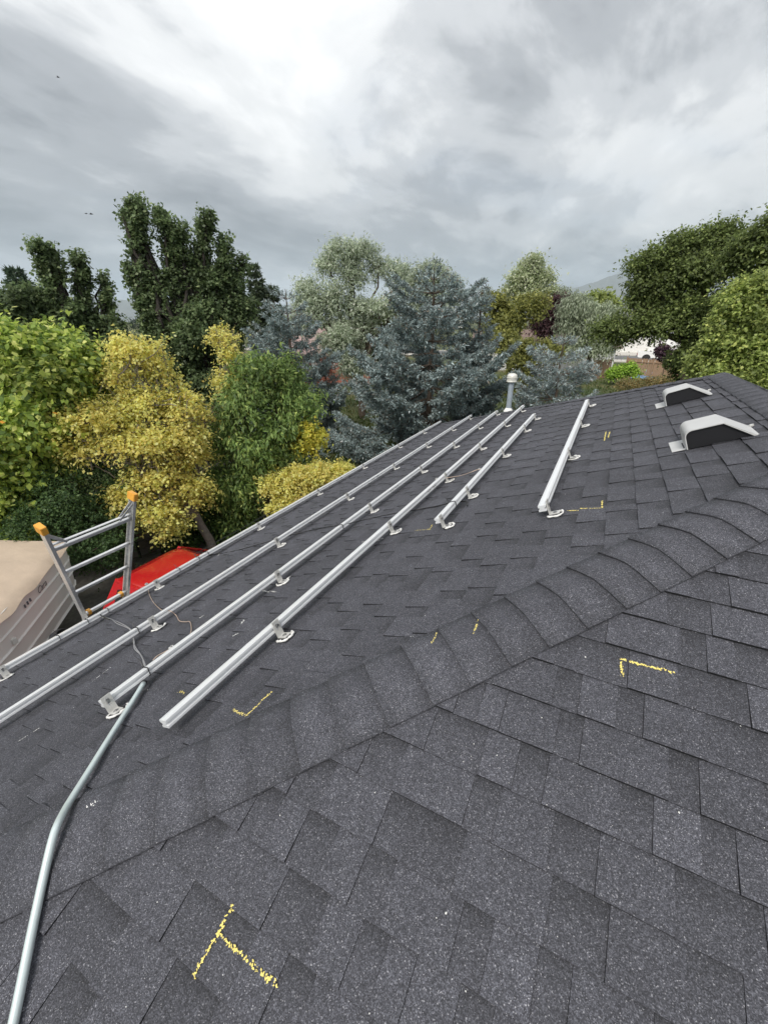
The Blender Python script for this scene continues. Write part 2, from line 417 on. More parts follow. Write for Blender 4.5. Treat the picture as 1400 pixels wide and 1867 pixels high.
def clip_strip(v, f, t, a0, b0, face):
    """cut a strip against the two hips of its face (the hips rise at 45 degrees in plan)"""
    bm = bmesh.new(); lay = bm.verts.layers.float_color.new('tint')
    bv = []
    for p, q in zip(v, t):
        x = bm.verts.new((p[0] + a0, p[1] + b0, p[2])); x[lay] = (q, q * 1.01, q * 1.11, 1); bv.append(x)
    for q in f: bm.faces.new([bv[i] for i in q])
    Wd = face.cut[0]
    def cut(co, no):
        g = bm.verts[:] + bm.edges[:] + bm.faces[:]
        bmesh.ops.bisect_plane(bm, geom=g, plane_co=co, plane_no=no, clear_outer=True, dist=1e-5)
    cut((.055, 0, 0), (-1, 1 / K, 0)); cut((Wd - .055, 0, 0), (1, 1 / K, 0)); cut((0, LB - .03, 0), (0, 1, 0))
    if not bm.faces: bm.free(); return None
    return bm
shingle_items = []              # (screen size, face, variant or bmesh, a0, b0)
rs_p = np.random.RandomState(5)
for fi, face in enumerate((FA, FB, FCk, FD)):
    Wd = face.cut[0]; nk = int(LB / EXP) + 1
    for k in range(nk):
        b0 = k * EXP; off = -rs_p.uniform(0, 1.0); b1 = b0 + EXP
        lo, hi = b0 / K, Wd - b0 / K
        if b0 >= LB - 0.03: break
        a = off
        while a < hi:
            if a + 1 > lo:
                inside = a > b1 / K + 0.07 and a + 1 < Wd - b1 / K - 0.07 and b1 < LB - .02
                c = face.P(a + 0.5, b0 + EXP / 2); px, py, k_ = proj(c)
                d = c - EYE; vis = 0.0
                ca = min(max(a + .5, lo + .1), hi - .1); cc = face.P(ca, b0 + EXP / 2); px, py, k_ = proj(cc); d = cc - EYE
                if k_ > 0.1 and -150 < px < 1550 and 600 < py < 2000:
                    vis = max(0.0, -(d @ face.n)) / np.linalg.norm(d) ** 3 * (1 if inside else 0.6)
                vi = rs_p.randint(len(VARIANTS))
                shingle_items.append([vis, face, vi, a, b0, inside])
            a += 1.0
shingle_items.sort(key=lambda q: -q[0])
slopes = {}
for face in (FA, FB, FCk, FD):
    Wd = face.cut[0]; hb = LB
    corner = [face.P(0, 0, -.004), face.P(Wd, 0, -.004), face.P(Wd - hb / K, hb, -.004), face.P(hb / K, hb, -.004)]
    mb = MB(); mb.add(corner, [(0, 1, 2, 3)] if Wd - 2 * hb / K > 0.02 else [(0, 1, 2)])
    slopes[id(face)] = mb.build('roof_slope', M_DECK, house)
rest = {id(f): [[], [], [], 0] for f in (FA, FB, FCk, FD)}
def frame_matrix(face, a0, b0):
    O = face.P(a0, b0) - np.array(house.location); m = Matrix.Identity(4)
    for i in range(3): m[i][0] = face.a[i]; m[i][1] = face.b[i]; m[i][2] = face.n[i]; m[i][3] = O[i]
    return m
n_ind = 0
for vis, face, vi, a0, b0, inside in shingle_items:
    v, f, t = VARIANTS[vi]; par = slopes[id(face)]
    solo = vis > 0 and n_ind < 296
    if solo:
        if inside:
            o = link('shingle', VMESH[vi], par); o.matrix_local = frame_matrix(face, a0, b0)
        else:
            bm = clip_strip(v, f, t, a0, b0, face)
            if bm is None: continue
            me = bpy.data.meshes.new('shingle'); bm.to_mesh(me); bm.free(); me.materials.append(M_SH)
            o = link('shingle', me, par); o.matrix_local = frame_matrix(face, 0, 0)
        n_ind += 1
    else:
        R = rest[id(face)]
        if inside:
            vv = v + np.array([a0, b0, 0]); ff = [tuple(q) for q in (f + R[3])]; tt = t
        else:
            bm = clip_strip(v, f, t, a0, b0, face)
            if bm is None: continue
            lay = bm.verts.layers.float_color['tint']; bm.verts.index_update()
            vv = np.array([x.co[:] for x in bm.verts]); tt = np.array([x[lay][0] for x in bm.verts])
            ff = [tuple(x.index + R[3] for x in q.verts) for q in bm.faces]; bm.free()
        R[0].append(vv); R[1].extend(ff); R[2].append(tt); R[3] += len(vv)
for face in (FA, FB, FCk, FD):
    R = rest[id(face)]
    if not R[0]: continue
    V = np.concatenate(R[0]); T = np.concatenate(R[2])
    me = bpy.data.meshes.new('shingle_field'); me.from_pydata(V.tolist(), [], R[1])
    at_ = me.color_attributes.new('tint', 'FLOAT_COLOR', 'POINT'); c = np.ones((len(V), 4), np.float32); c[:, :3] = tint_rgb(T); at_.data.foreach_set('color', c.ravel())
    me.materials.append(M_SH)
    o = link('shingle_field', me, slopes[id(face)]); o.matrix_local = frame_matrix(face, 0, 0); tag(o, kind='stuff')

def caps(p0, p1, nl, nr, exp_, half, name, seed):
    """folded cap shingles from p0 (low end) to p1, lying on the two slopes with normals nl and nr"""
    p0, p1, nl, nr = (np.array(q, float) for q in (p0, p1, nl, nr))
    h = p1 - p0; L = np.linalg.norm(h); h /= L
    wl_ = np.cross(nl, h); wl_ /= np.linalg.norm(wl_)
    wr_ = np.cross(h, nr); wr_ /= np.linalg.norm(wr_)
    if wl_[2] > 0: wl_ = -wl_
    if wr_[2] > 0: wr_ = -wr_
    nm = nl + nr; nm /= np.linalg.norm(nm)
    rs = np.random.RandomState(seed); k = 0; s = -0.02
    prof = [(-1, half), (-1, half * .62), (-1, half * .3), (-1, half * .12), (0, 0), (1, half * .12), (1, half * .3), (1, half * .62), (1, half)]
    while s < L - 0.05:
        V, T, F = [], [], []
        c = rs.uniform(1.0, 1.12); sk = rs.uniform(-.006, .006); tw = rs.uniform(-.006, .006)
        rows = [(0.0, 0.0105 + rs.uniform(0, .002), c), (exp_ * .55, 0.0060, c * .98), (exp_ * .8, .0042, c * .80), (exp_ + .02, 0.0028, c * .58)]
        for (q, lift, tint) in rows:
            for side, w in prof:
                if side < 0: base = p0 + wl_ * w + nl * 0.012
                elif side > 0: base = p0 + wr_ * w + nr * 0.012
                else: base = p0 + nm * 0.012
                soft = max(0.0, 1 - w / (half * .34)) * 0.006      # the fold is rounded
                nn = nl if side < 0 else nr if side > 0 else nm
                bulge = 0.0004 * math.sin(math.pi * min(w / half, 1)) if lift > .01 else 0
                V.append(base + h * (s + q + sk + tw * side * w / half) + nn * (lift + bulge) - nm * soft); T.append(tint)
        m = len(prof); nr_ = len(rows)
        for i in range(nr_ - 1):
            for j in range(m - 1): F.append((i * m + j, i * m + j + 1, (i + 1) * m + j + 1, (i + 1) * m + j))
        b = len(V)                                         # butt edge and side edges
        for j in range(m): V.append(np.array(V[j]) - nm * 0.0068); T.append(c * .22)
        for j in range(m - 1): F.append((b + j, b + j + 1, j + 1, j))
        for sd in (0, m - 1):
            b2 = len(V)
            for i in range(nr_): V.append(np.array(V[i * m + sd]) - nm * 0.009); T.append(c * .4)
            for i in range(nr_ - 1): F.append((i * m + sd, (i + 1) * m + sd, b2 + i + 1, b2 + i))
        V = np.array(V) - np.array(house.location)
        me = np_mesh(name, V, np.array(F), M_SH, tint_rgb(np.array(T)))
        bm = bmesh.new(); bm.from_mesh(me); bmesh.ops.recalc_face_normals(bm, faces=bm.faces); bm.to_mesh(me); bm.free()
        link(name, me, house); s += exp_
r0, r1 = (XR, rid0, ZR), (XR, rid1, ZR)
caps((XE, y0A, ZE), r0, FA.n, FB.n, 0.161, 0.158, 'hip_cap', 1)
caps((XE, y1A, ZE), r1, FD.n, FA.n, 0.161, 0.15, 'hip_cap', 2)
caps((XE2, y1A, ZE), r1, FCk.n, FD.n, 0.161, 0.15, 'hip_cap', 3)
caps(r1, r0, FCk.n, FA.n, 0.161, 0.15, 'ridge_cap', 4)

# walls, soffit and gutters below the roof
mb = MB(); ov = 0.45
mb.box(((XE + XE2) / 2, (y0A + y1A) / 2, (ZE - 0.2) / 2), (XE2 - XE - 2 * ov, y1A - y0A - 2 * ov, ZE - 0.2)); mb.build('wall', M_SIDING, house)
mb = MB(); mb.box(((XE + XE2) / 2, (y0A + y1A) / 2, ZE - 0.16), (XE2 - XE - .02, y1A - y0A - .02, 0.02)); mb.build('soffit', M_TRIM, house)
def gutter(p, q, out):
    poly = [(0.0, -.015), (0.0, -.13), (0.055, -.13), (0.085, -.10), (0.105, -.04), (0.115, -.015), (0.108, -.015), (0.095, -.05), (0.075, -.115), (.008, -.12), (.008, -.015)]
    p, q, out = Vector(p), Vector(q), Vector(out); m = MB()
    d = (q - p)
    m.prism(poly, 0, 1, lambda u, v, t: p + d * t + out * (u - .02) + Vector((0, 0, v)))
    m.build('gutter', M_TRIM, house)
gutter((XE, y0A, ZE), (XE, y1A, ZE), (-1, 0, 0)); gutter((XE2, y0A, ZE), (XE2, y1A, ZE), (1, 0, 0))
gutter((XE, y0A, ZE), (XE2, y0A, ZE), (0, -1, 0)); gutter((XE, y1A, ZE), (XE2, y1A, ZE), (0, 1, 0))

# ------------------------------------------------------------------ mounting rails and feet
ORD = ['first', 'second', 'third', 'fourth', 'fifth', 'sixth', 'seventh', 'eighth']
NA = FA.n; BA = FA.b; YV = np.array([0, 1.0, 0])
def PA(x, y, n=0.0):            # a point above slope A, given in plan
    return np.array([x, y, S * x + CA]) + NA * n
RAILN = ['rail along the eave', 'rail second up from the eave', 'rail third up from the eave', 'rail fourth up from the eave',
         'short rail fifth up from the eave', 'lone rail nearest the ridge']
RAILX = [-3.84, -2.69, -1.905, -1.31, -0.865, -0.18]
RAILY = [(-1.35, 10.85), (-0.95, 9.72), (0.68, 8.84), (0.64, 8.30), (2.55, 6.63), (2.43, 6.46)]
FEETY = [[-0.52, 0.83, 2.19, 3.73, 5.11, 6.57, 8.13, 9.58], [1.43, 2.83, 4.18, 5.54, 6.88, 8.27, 9.5], [0.70, 1.97, 3.38, 4.71, 6.01, 7.34, 8.64],
         [1.30, 2.64, 3.93, 5.22, 6.64, 7.93], [2.56, 3.18, 4.45, 5.70, 6.50], [2.47, 3.71, 4.98, 6.28]]
LOW, HIGH, HW = 0.054, 0.092, 0.0225
def rail_profile():
    h = HIGH - LOW
    r = [(HW, 0), (HW, h * .26), (HW - .009, h * .34), (HW - .009, h * .58), (HW, h * .66), (HW, h - .0015), (HW - .0015, h), (HW - .005, h), (HW - .005, h - .005),
         (HW - .0085, h - .005), (HW - .0085, h - .001)]
    return r + [(-u, v) for u, v in reversed(r)]
SPL = [[5.75], [4.95], [3.95], [3.55], [], []]
for i in range(6):
    x, (ya, yb) = RAILX[i], RAILY[i]
    lab = ['bright aluminium mounting rail along the roof eave, beside the ladder', 'aluminium mounting rail next uphill from the eave rail',
           'aluminium mounting rail third up from the eave, conduit running under its near end', 'long aluminium mounting rail fourth up from the eave, near end bare without a foot',
           'short aluminium mounting rail fifth up from the eave, copper wire tied across it', 'short aluminium mounting rail standing alone nearest the ridge'][i]
    root = tag(empty('mounting_rail', tuple(PA(x, ya))), lab, 'rail', 'solar mounting rails on the roof')
    mb = MB(); cuts = [ya] + SPL[i] + [yb]
    for a, b in zip(cuts[:-1], cuts[1:]):
        mb = MB(); mb.prism(rail_profile(), a + (0.002 if a != ya else 0), b, lambda u, v, d: PA(x, d) + BA * u + NA * (LOW + v))
        mb.build('channel', M_ALU, root)
    for sy in SPL[i]:
        for dy in (-0.09, -0.045, 0.045, 0.09):
            mb = MB(); c = PA(x, sy + dy) + NA * (LOW + .019) + BA * (HW - .006)
            mb.tube([c, c + BA * .009], .006, 6); mb.build('splice_bolt', M_STEEL, root)
def foot_meshes():
    # local frame: X up the slope, Y along the rail, Z off the roof; origin on the roof under the rail's uphill side
    me = {}
    mb = MB(); w, t, H, L = 0.023, 0.006, 0.104, 0.058
    def plate(y0, y1, z0, z1): mb.box((t / 2, (y0 + y1) / 2, (z0 + z1) / 2), (t, y1 - y0, z1 - z0))
    plate(-w, -.007, .012, H); plate(.007, w, .012, H); plate(-.007, .007, .012, .050); plate(-.007, .007, .090, H)
    mb.box((L / 2, 0, .0145), (L, 2 * w, .005)); me['angle_plate'] = (mb.mesh('angle_plate', M_ALU2), )
    mb = MB(); mb.tube([(-.004, 0, .078), (.010, 0, .078)], .0055, 6); mb.tube([(.010, 0, .078), (.016, 0, .078)], .008, 6); me['rail_bolt'] = (mb.mesh('rail_bolt', M_STEEL), )
    mb = MB(); mb.tube([(.032, 0, .012), (.032, 0, .0215)], .0085, 6); mb.tube([(.032, 0, .0165), (.032, 0, .0185)], .0125, 10); me['lag_bolt'] = (mb.mesh('lag_bolt', M_STEEL), )
    mb = MB(); mb.lathe([(.036, .001), (.036, .010), (.031, .012)], (.030, 0, 0), 14); me['rubber_pad'] = (mb.mesh('rubber_pad', M_RUB), )
    sl = []
    for s_ in range(5):
        r = np.random.RandomState(40 + s_); mb = MB(); a0 = r.uniform(-2.6, -2.0); a1 = r.uniform(1.3, 2.2); pts, rr = [], []
        for k in range(19):
            a = a0 + (a1 - a0) * k / 18; rad = .044 + r.uniform(-.003, .004)
            pts.append((.030 + rad * math.cos(a) * 1.05, rad * math.sin(a) * 1.05, .009 + .003 * r.rand())); rr.append(.0065 * (0.55 + r.rand() * .8))
        rr[0] = rr[-1] = .002; mb.tube(pts, rr, 6)
        if r.rand() < .7:
            q = pts[-1] if r.rand() < .5 else pts[0]; d = Vector((r.uniform(-.02, .05), r.uniform(-.07, .07), 0))
            mb.tube([q, Vector(q) + d * .5 + Vector((0, 0, -.001)), Vector(q) + d], [.005, .004, .0015], 5)
        sl.append(mb.mesh('sealant_ring', M_CAULK, smooth=True))
    me['sealant_ring'] = tuple(sl)
    return me
FOOT = foot_meshes(); rf = np.random.RandomState(9)
for i in range(6):
    n = len(FEETY[i])
    for k, y in enumerate(FEETY[i]):
        root = empty('metal_bracket')
        x = RAILX[i] + (HW + .002) / K
        m = Matrix.Identity(4); O = PA(x, y, 0.006)
        for q in range(3): m[q][0] = BA[q]; m[q][1] = YV[q]; m[q][2] = NA[q]; m[q][3] = O[q]
        root.matrix_world = m
        which = ORD[k] if k < n - 1 else 'farthest'
        tag(root, f'{which} bracket from the near end of the {RAILN[i]}' if k < n - 1 else f'bracket at the far end of the {RAILN[i]}', 'bracket', 'metal brackets holding the mounting rails')
        for nm, ms in FOOT.items():
            o = link(nm, ms[rf.randint(len(ms))], root)
            if nm == 'sealant_ring': o.rotation_euler = (0, 0, rf.uniform(-.4, .4))

# ------------------------------------------------------------------ conduit, cables, ties
def smooth_path(pts, n=8):
    pts = [np.array(p, float) for p in pts]; out = []
    P = [2 * pts[0] - pts[1]] + pts + [2 * pts[-1] - pts[-2]]
    for i in range(1, len(P) - 2):
        for k in range(n):
            t = k / n; a, b, c, d = P[i - 1], P[i], P[i + 1], P[i + 2]
            out.append(.5 * (2 * b + (c - a) * t + (2 * a - 5 * b + 4 * c - d) * t * t + (3 * b - a - 3 * c + d) * t ** 3))
    out.append(pts[-1]); return out
cp = [onA(262, 1246, .045), onA(240, 1282, .038), onA(205, 1337, .036), onA(165, 1402, .036), onA(130, 1458, .040), onA(117, 1480, .046),
      onA(104, 1506, .052), onB(96, 1530, .052), onB(88, 1562, .047), onB(75, 1620, .034), onB(56, 1710, .030), onB(36, 1810, .030), onB(20, 1885, .030), onB(-30, 2110, .030)]
cond = empty('conduit', tuple(cp[5])); tag(cond, 'bent galvanised metal conduit crossing the hip at lower left', 'conduit')
MB().tube(smooth_path(cp, 6), .0125, 14).build('pipe', M_GALV, cond, smooth=True)
e0, e1 = np.array(cp[0]), np.array(cp[1]); dd = (e0 - e1) / np.linalg.norm(e0 - e1)
MB().tube([e0 - dd * .001, e0 + dd * .012], [.0145, .0145], 12).build('plastic_bushing', M_BLACK, cond)

def cable(name, pts, r, m, label, cat, group=None, n=6):
    o = MB().tube(smooth_path(pts, 6), r, n).build(name, m, None, smooth=True)
    return tag(o, label, cat, group)
o = empty('wire_pair', tuple(onA(230, 1160))); tag(o, 'pair of grey wires sagging from the eave rail down to the conduit end', 'wire')
wp = [(188, 1125, .07), (200, 1128, .05), (215, 1134, .02), (232, 1143, .06), (241, 1152, .075), (242, 1166, .03), (247, 1180, .015), (256, 1193, .02), (264, 1210, .05), (266, 1222, .07)]
MB().tube(smooth_path([onA(a, b, c) for a, b, c in wp], 6), .0035, 6).build('wire', M_GREYW, o, smooth=True)
MB().tube(smooth_path([onA(a + (2.5 if k % 2 else -1.5), b + (3 if 1 < k < 8 else 1), c) for k, (a, b, c) in enumerate(wp)], 6), .0035, 6).build('wire', M_GREYW, o, smooth=True)
MB().tube(smooth_path([onA(a, b, .075) for a, b in ((176, 1118), (184, 1122), (192, 1127), (200, 1130))], 4), .006, 6).build('tape_wrap', M_BLACK, o)
cable('copper_wire', [onA(a, b, c) for a, b, c in ((267, 1066, .075), (270, 1074, .03), (273, 1086, .015), (281, 1100, .015), (297, 1114, .06), (310, 1114, .075), (321, 1122, .02), (327, 1132, .015), (337, 1134, .015), (346, 1134, .02), (349, 1146, .02), (346, 1158, .03), (340, 1166, .055), (325, 1176, .065), (313, 1182, .075))],
      .003, M_COPPER, 'thin bare copper wire looping from the eave rail across to the third rail', 'wire')
cable('copper_wire', [onA(a, b, c) for a, b, c in ((312, 1183, .075), (298, 1190, .06), (287, 1196, .03), (279, 1204, .02))], .003, M_COPPER, 'short bare copper tail below the lug on the third rail', 'wire')
cable('copper_wire', [onA(a, b, c) for a, b, c in ((794, 876, .075), (806, 873, .06), (822, 870, .05), (840, 867, .05), (858, 861, .07), (872, 856, .075), (889, 857, .06))], .003, M_COPPER, 'bare copper wire bridging the fourth rail and the short fifth rail', 'wire')
for (a, b), lb in (((267, 1065), 'small metal grounding lug on the eave rail where the copper wire starts'), ((313, 1181), 'small metal grounding lug on the third rail beside the copper tail'),
                   ((796, 873), 'small metal grounding lug on the long fourth rail'), ((874, 855), 'small metal grounding lug on the short fifth rail')):
    c = Vector(onA(a, b, .072)); r_ = empty('grounding_lug', tuple(c)); tag(r_, lb, 'grounding lug', 'grounding lugs on the rails')
    MB().box(c, (.022, .03, .010)).build('clamp', M_ALU2, r_, bevel=.001); MB().tube([c + Vector((0, 0, .004)), c + Vector((0, 0, .016))], .005, 6).build('screw', M_STEEL, r_)
cable('black_cable', [onA(a, b, c) for a, b, c in ((352, 1022, .08), (372, 1016, .06), (395, 1010, .012), (430, 1004, .012), (470, 993, .03), (503, 984, .076), (540, 973, .03), (590, 962, .015), (624, 957, .076), (680, 944, .015), (725, 935, .075), (760, 929, .02), (800, 922, .02), (819, 917, .076), (836, 914, .04), (850, 915, .03), (852, 922, .025))],
      .0042, M_BLACK, 'thin black cable running slack across the middle of the rails', 'cable')
cable('black_cable', [onA(a, b, c) for a, b, c in ((383, 1010, .03), (372, 1012, .04), (357, 1014, .08), (360, 1008, .09), (400, 985, .085), (440, 964, .085), (480, 941, .085), (520, 922, .07))],
      .004, M_BLACK, 'black cable lying along the outer edge of the eave rail', 'cable')
o = cable('cable_connector', [onA(377, 1013, .02), onA(382, 1012, .018), (onA(389, 1010, .017))], .0095, M_BLACK, 'black plug connector lying just uphill of the eave rail', 'connector')
def zip_tie(i, y, tail, label):
    x = RAILX[i]; c0 = PA(x, y); r_ = empty('cable_tie', tuple(PA(x, y, HIGH))); tag(r_, label, 'cable tie', 'black cable ties round the rails')
    w = HW + .004; pts = [(-w, LOW - .004), (w, LOW - .004), (w, HIGH + .003), (-w, HIGH + .003), (-w, LOW - .004)]
    P = [PA(x, y + .004 * k) + BA * u + NA * v for k, (u, v) in enumerate(pts)]
    mb = MB()
    for a, b in zip(P[:-1], P[1:]): mb.bar(a, b, .005, .0035, YV)
    mb.build('strap', M_BLACK, r_)
    h = P[3]; MB().box(h, (.008, .009, .008)).build('lock_head', M_BLACK, r_)
    t = [h, h + NA * tail * .5 - BA * tail * .25 + YV * .008, h + NA * tail - BA * tail * .55 + YV * .004]
    MB().tube(t, [.003, .0028, .0015], 5).build('tail', M_BLACK, r_)
def rail_y(i, px, py):
    p = onA(px, py, HIGH); return float(p[1])
for i, px, py, tl, lb in ((0, 98, 1162, .05, 'black cable tie on the eave rail above the white boat hull'), (0, 148, 1133, .015, 'black cable tie on the eave rail right beside the ladder foot'),
                          (0, 180, 1113, .03, 'black cable tie holding the taped wires to the eave rail'), (0, 312, 1040, .05, 'black cable tie on the eave rail below the middle of the red roof'),
                          (0, 348, 1020, .05, 'black cable tie on the eave rail below the far end of the red roof'), (0, 368, 1010, .02, 'black cable tie on the eave rail beside the black plug'),
                          (1, 245, 1148, .05, 'black cable tie holding the grey wires on the second rail'), (2, 262, 1222, .07, 'black cable tie with upright tail at the conduit end on the third rail'),
                          (1, 503, 985, .015, 'black cable tie holding the thin black cable on the second rail'), (2, 622, 959, .03, 'black cable tie holding the thin black cable on the third rail'),
                          (4, 821, 918, .04, 'black cable tie holding the black cable end on the short fifth rail')):
    zip_tie(i, rail_y(i, px, py), tl, lb)

# ------------------------------------------------------------------ roof vents and flue
def roof_vent(x0, y0, label):
    root = tag(empty('roof_vent', tuple(PA(x0, y0))), label, 'roof vent', 'slant-back roof vents near the ridge')
    def fn(u, v, d): return PA(x0, y0 + d, 0) + BA * u + NA * v
    prof = [(0, .012)]; H, R = .135, .045
    for k in range(9):
        a = math.pi - k * math.pi / 16; prof.append((R + R * math.cos(a), H - R + R * math.sin(a)))
    prof += [(.205, H), (.355, .012)]
    Dp = .29
    t = .006; inner = [(t, .012)]
    for k in range(9):
        a = math.pi - k * math.pi / 16; inner.append((R + (R - t) * math.cos(a), H - R + (R - t) * math.sin(a)))
    inner += [(.203, H - t), (.337, .012)]
    n = len(prof); vs, fs = [], []
    for d in (0, Dp):
        vs += [fn(u, v, d) for u, v in prof] + [fn(u, v, d) for u, v in inner]
    for i in range(n - 1):
        fs.append((i, i + 1, 2 * n + i + 1, 2 * n + i)); fs.append((n + i + 1, n + i, 3 * n + i, 3 * n + i + 1))
        fs.append((i + 1, i, n + i, n + i + 1)); fs.append((2 * n + i, 2 * n + i + 1, 3 * n + i + 1, 3 * n + i))
    MB().add(vs, fs).build('hood', M_VENT, root)
    MB().prism([(-.08, .0105), (.362, .0105), (.362, .0125), (-.08, .0125)], .02, Dp - .01, fn).build('flange', M_VENT, root)
    for d in (.016, Dp - .016):
        sc = MB().prism(inner, d, d + .004 if d < .1 else d - .004, fn).build('screen', M_VDARK, root)
        for k in range(15):
            u = .03 + k * .02; v1 = H - .012 if u < .195 else .012 + (H - .03) * max(.337 - u, .0) / .14 - .008
            if v1 > .03: MB().prism([(u, .013), (u + .006, .013), (u + .006, v1), (u, v1)], d - (.006 if d < .1 else -.006), d, fn).build('louvre', M_LOUV, sc)
    MB().tube([fn(.37, .012, Dp - .05), fn(.37, .024, Dp - .05)], .012, 8).build('flange_screw', M_ALU2, root)
p1 = onA(1253, 823.5); p2 = onA(1215, 743)
roof_vent(p1[0], p1[1], 'nearer of the two pale slant-back roof vents, dark open side')
roof_vent(p2[0], p2[1], 'farther of the two pale slant-back roof vents, close to the far hip')
fp = onA(925, 744, .0); fz = float(fp[2]) - .03; fx, fy = float(fp[0]), float(fp[1]) + .12
root = tag(empty('flue_pipe', (fx, fy, fz)), 'grey metal flue pipe with pale round cap at the far edge of the roof', 'flue')
MB().lathe([(.058, -.1), (.058, .60), (.05, .60)], (fx, fy, fz), 18).build('pipe', M_FLUE, root, smooth=False)
MB().lathe([(.062, .575), (.108, .575), (.112, .59), (.104, .60), (.106, .655), (.110, .66), (.108, .70), (.09, .735), (.05, .75), (.0, .752)][:-1], (fx, fy, fz), 20).build('cap', M_FLUEC, root)
MB().lathe([(.113, .655), (.1155, .658), (.1155, .664), (.113, .667)], (fx, fy, fz), 20).build('cap_band', M_FLUEC, root)
MB().lathe([(.105, -.06), (.085, -.02), (.062, .012), (.060, .02)], (fx, fy, fz), 18).build('flashing_collar', M_CAULK, root)

# ------------------------------------------------------------------ chalk and sealant marks on the shingles
def mark(name, segs, face, width, material, label, cat, group, off=0.0, dens=1.0, flake=.0032, seed=0):
    r = np.random.RandomState(seed); V, F = [], []
    f_on = onA if face is FA else onB
    for (x0, y0, x1, y1) in segs:
        a, b = np.array(f_on(x0, y0)), np.array(f_on(x1, y1)); L = np.linalg.norm(b - a); t = (b - a) / L; sd = np.cross(face.n, t)
        for k in range(int(L / .0016 * dens * (width / .010)) + 4):
            q = r.rand(); c = a + t * q * L + sd * (r.randn() * width * .30 + width * .12 * math.sin(q * 7 + seed))
            aa, bb = face.ab(c); fr = (bb % EXP) / EXP
            h = .0120 * (1 - fr) + .0045 + off + r.rand() * .0006
            ang = r.rand() * 6.28; s = flake * (.5 + r.rand())
            u = t * math.cos(ang) + sd * math.sin(ang); w = -t * math.sin(ang) + sd * math.cos(ang); c = c + face.n * h; i = len(V)
            V += [c - u * s, c + w * s * .6, c + u * s * .9, c - w * s * .5, c + face.n * .0008]
            F += [(i, i + 1, i + 4), (i + 1, i + 2, i + 4), (i + 2, i + 3, i + 4), (i + 3, i, i + 4)]
    return tag(MB().add(V, F).build(name, material), label, cat, group)
CG = 'yellow chalk layout marks on the shingles'
mark('chalk_mark', [(427, 1650, 400, 1702), (400, 1702, 355, 1784), (400, 1702, 508, 1801)], FB, .0085, M_CHALK, 'large yellow chalk T mark on the shingles nearest the camera', 'chalk mark', CG, seed=1)
mark('chalk_mark', [(1131, 1203, 1133, 1237), (1131, 1204, 1228, 1229)], FB, .008, M_CHALK, 'yellow chalk corner mark on the near slope, right of the hip', 'chalk mark', CG, seed=2)
mark('chalk_mark', [(432, 1308, 455, 1317), (455, 1317, 501, 1272)], FA, .008, M_CHALK, 'yellow chalk tick mark just uphill of the bare rail end', 'chalk mark', CG, off=.022, seed=3)
mark('chalk_mark', [(878, 1148, 869, 1174)], FA, .006, M_CHALK, 'faint yellow chalk stroke on a hip cap, the right one of two', 'chalk mark', CG, off=.03, dens=.8, flake=.003, seed=4)
mark('chalk_mark', [(803, 1172, 794, 1191)], FA, .006, M_CHALK, 'faint yellow chalk stroke on a hip cap, the left one of two', 'chalk mark', CG, off=.03, dens=.8, flake=.003, seed=5)
mark('chalk_mark', [(1098, 915, 1098, 928), (1098, 928, 1034, 934)], FA, .006, M_CHALK, 'thin yellow chalk corner mark beside the near end of the lone rail', 'chalk mark', CG, flake=.004, seed=6)
mark('chalk_mark', [(1105, 789, 1102, 805), (1112, 788, 1109, 799)], FA, .006, M_CHALK, 'two short yellow chalk dashes between the lone rail and the vents', 'chalk mark', CG, flake=.0045, seed=7)
mark('chalk_mark', [(757, 971, 786, 966), (783, 967, 789, 958)], FA, .009, M_CHALK, 'faint yellow chalk line at the near end of the short fifth rail', 'chalk mark', CG, dens=.5, seed=8)
mark('chalk_mark', [(330, 1264, 338, 1267)], FA, .010, M_CHALK, 'small yellow chalk smudge below the third rail near the conduit', 'chalk mark', CG, dens=.6, seed=9)
WG = 'white sealant smears on the shingles'
for k, (sg, wd, fl, fc, lb) in enumerate((
        ([(169, 1246, 206, 1218)], .004, .003, FA, 'thin white sealant streak between the second and third rails'),
        ([(36, 1355, 76, 1329)], .005, .003, FA, 'thin white sealant streak at the left edge below the second rail'),
        ([(365, 1128, 376, 1122)], .014, .006, FA, 'white sealant blob between the second and third rails'),
        ([(425, 1163, 436, 1157), (440, 1140, 446, 1132)], .010, .004, FA, 'white sealant flecks between the third and fourth rails'),
        ([(394, 1016, 401, 1012)], .014, .006, FA, 'white sealant dab uphill of the black plug'),
        ([(170, 1475, 198, 1462)], .010, .003, FB, 'pale scuff on the hip caps right of the conduit'),
        ([(660, 990, 700, 985), (480, 1080, 505, 1082)], .008, .004, FA, 'pale sealant smear under the feet of the third and fourth rails'))):
    mark('sealant_smear', sg, fc, wd, M_CAULK, lb, 'sealant smear', WG, off=.03 if 'hip caps' in lb else 0, dens=.18 if 'scuff' in lb else .7, flake=fl, seed=20 + k)
V, F = [], []; r = np.random.RandomState(77)      # loose bright granules and caulk crumbs lying about
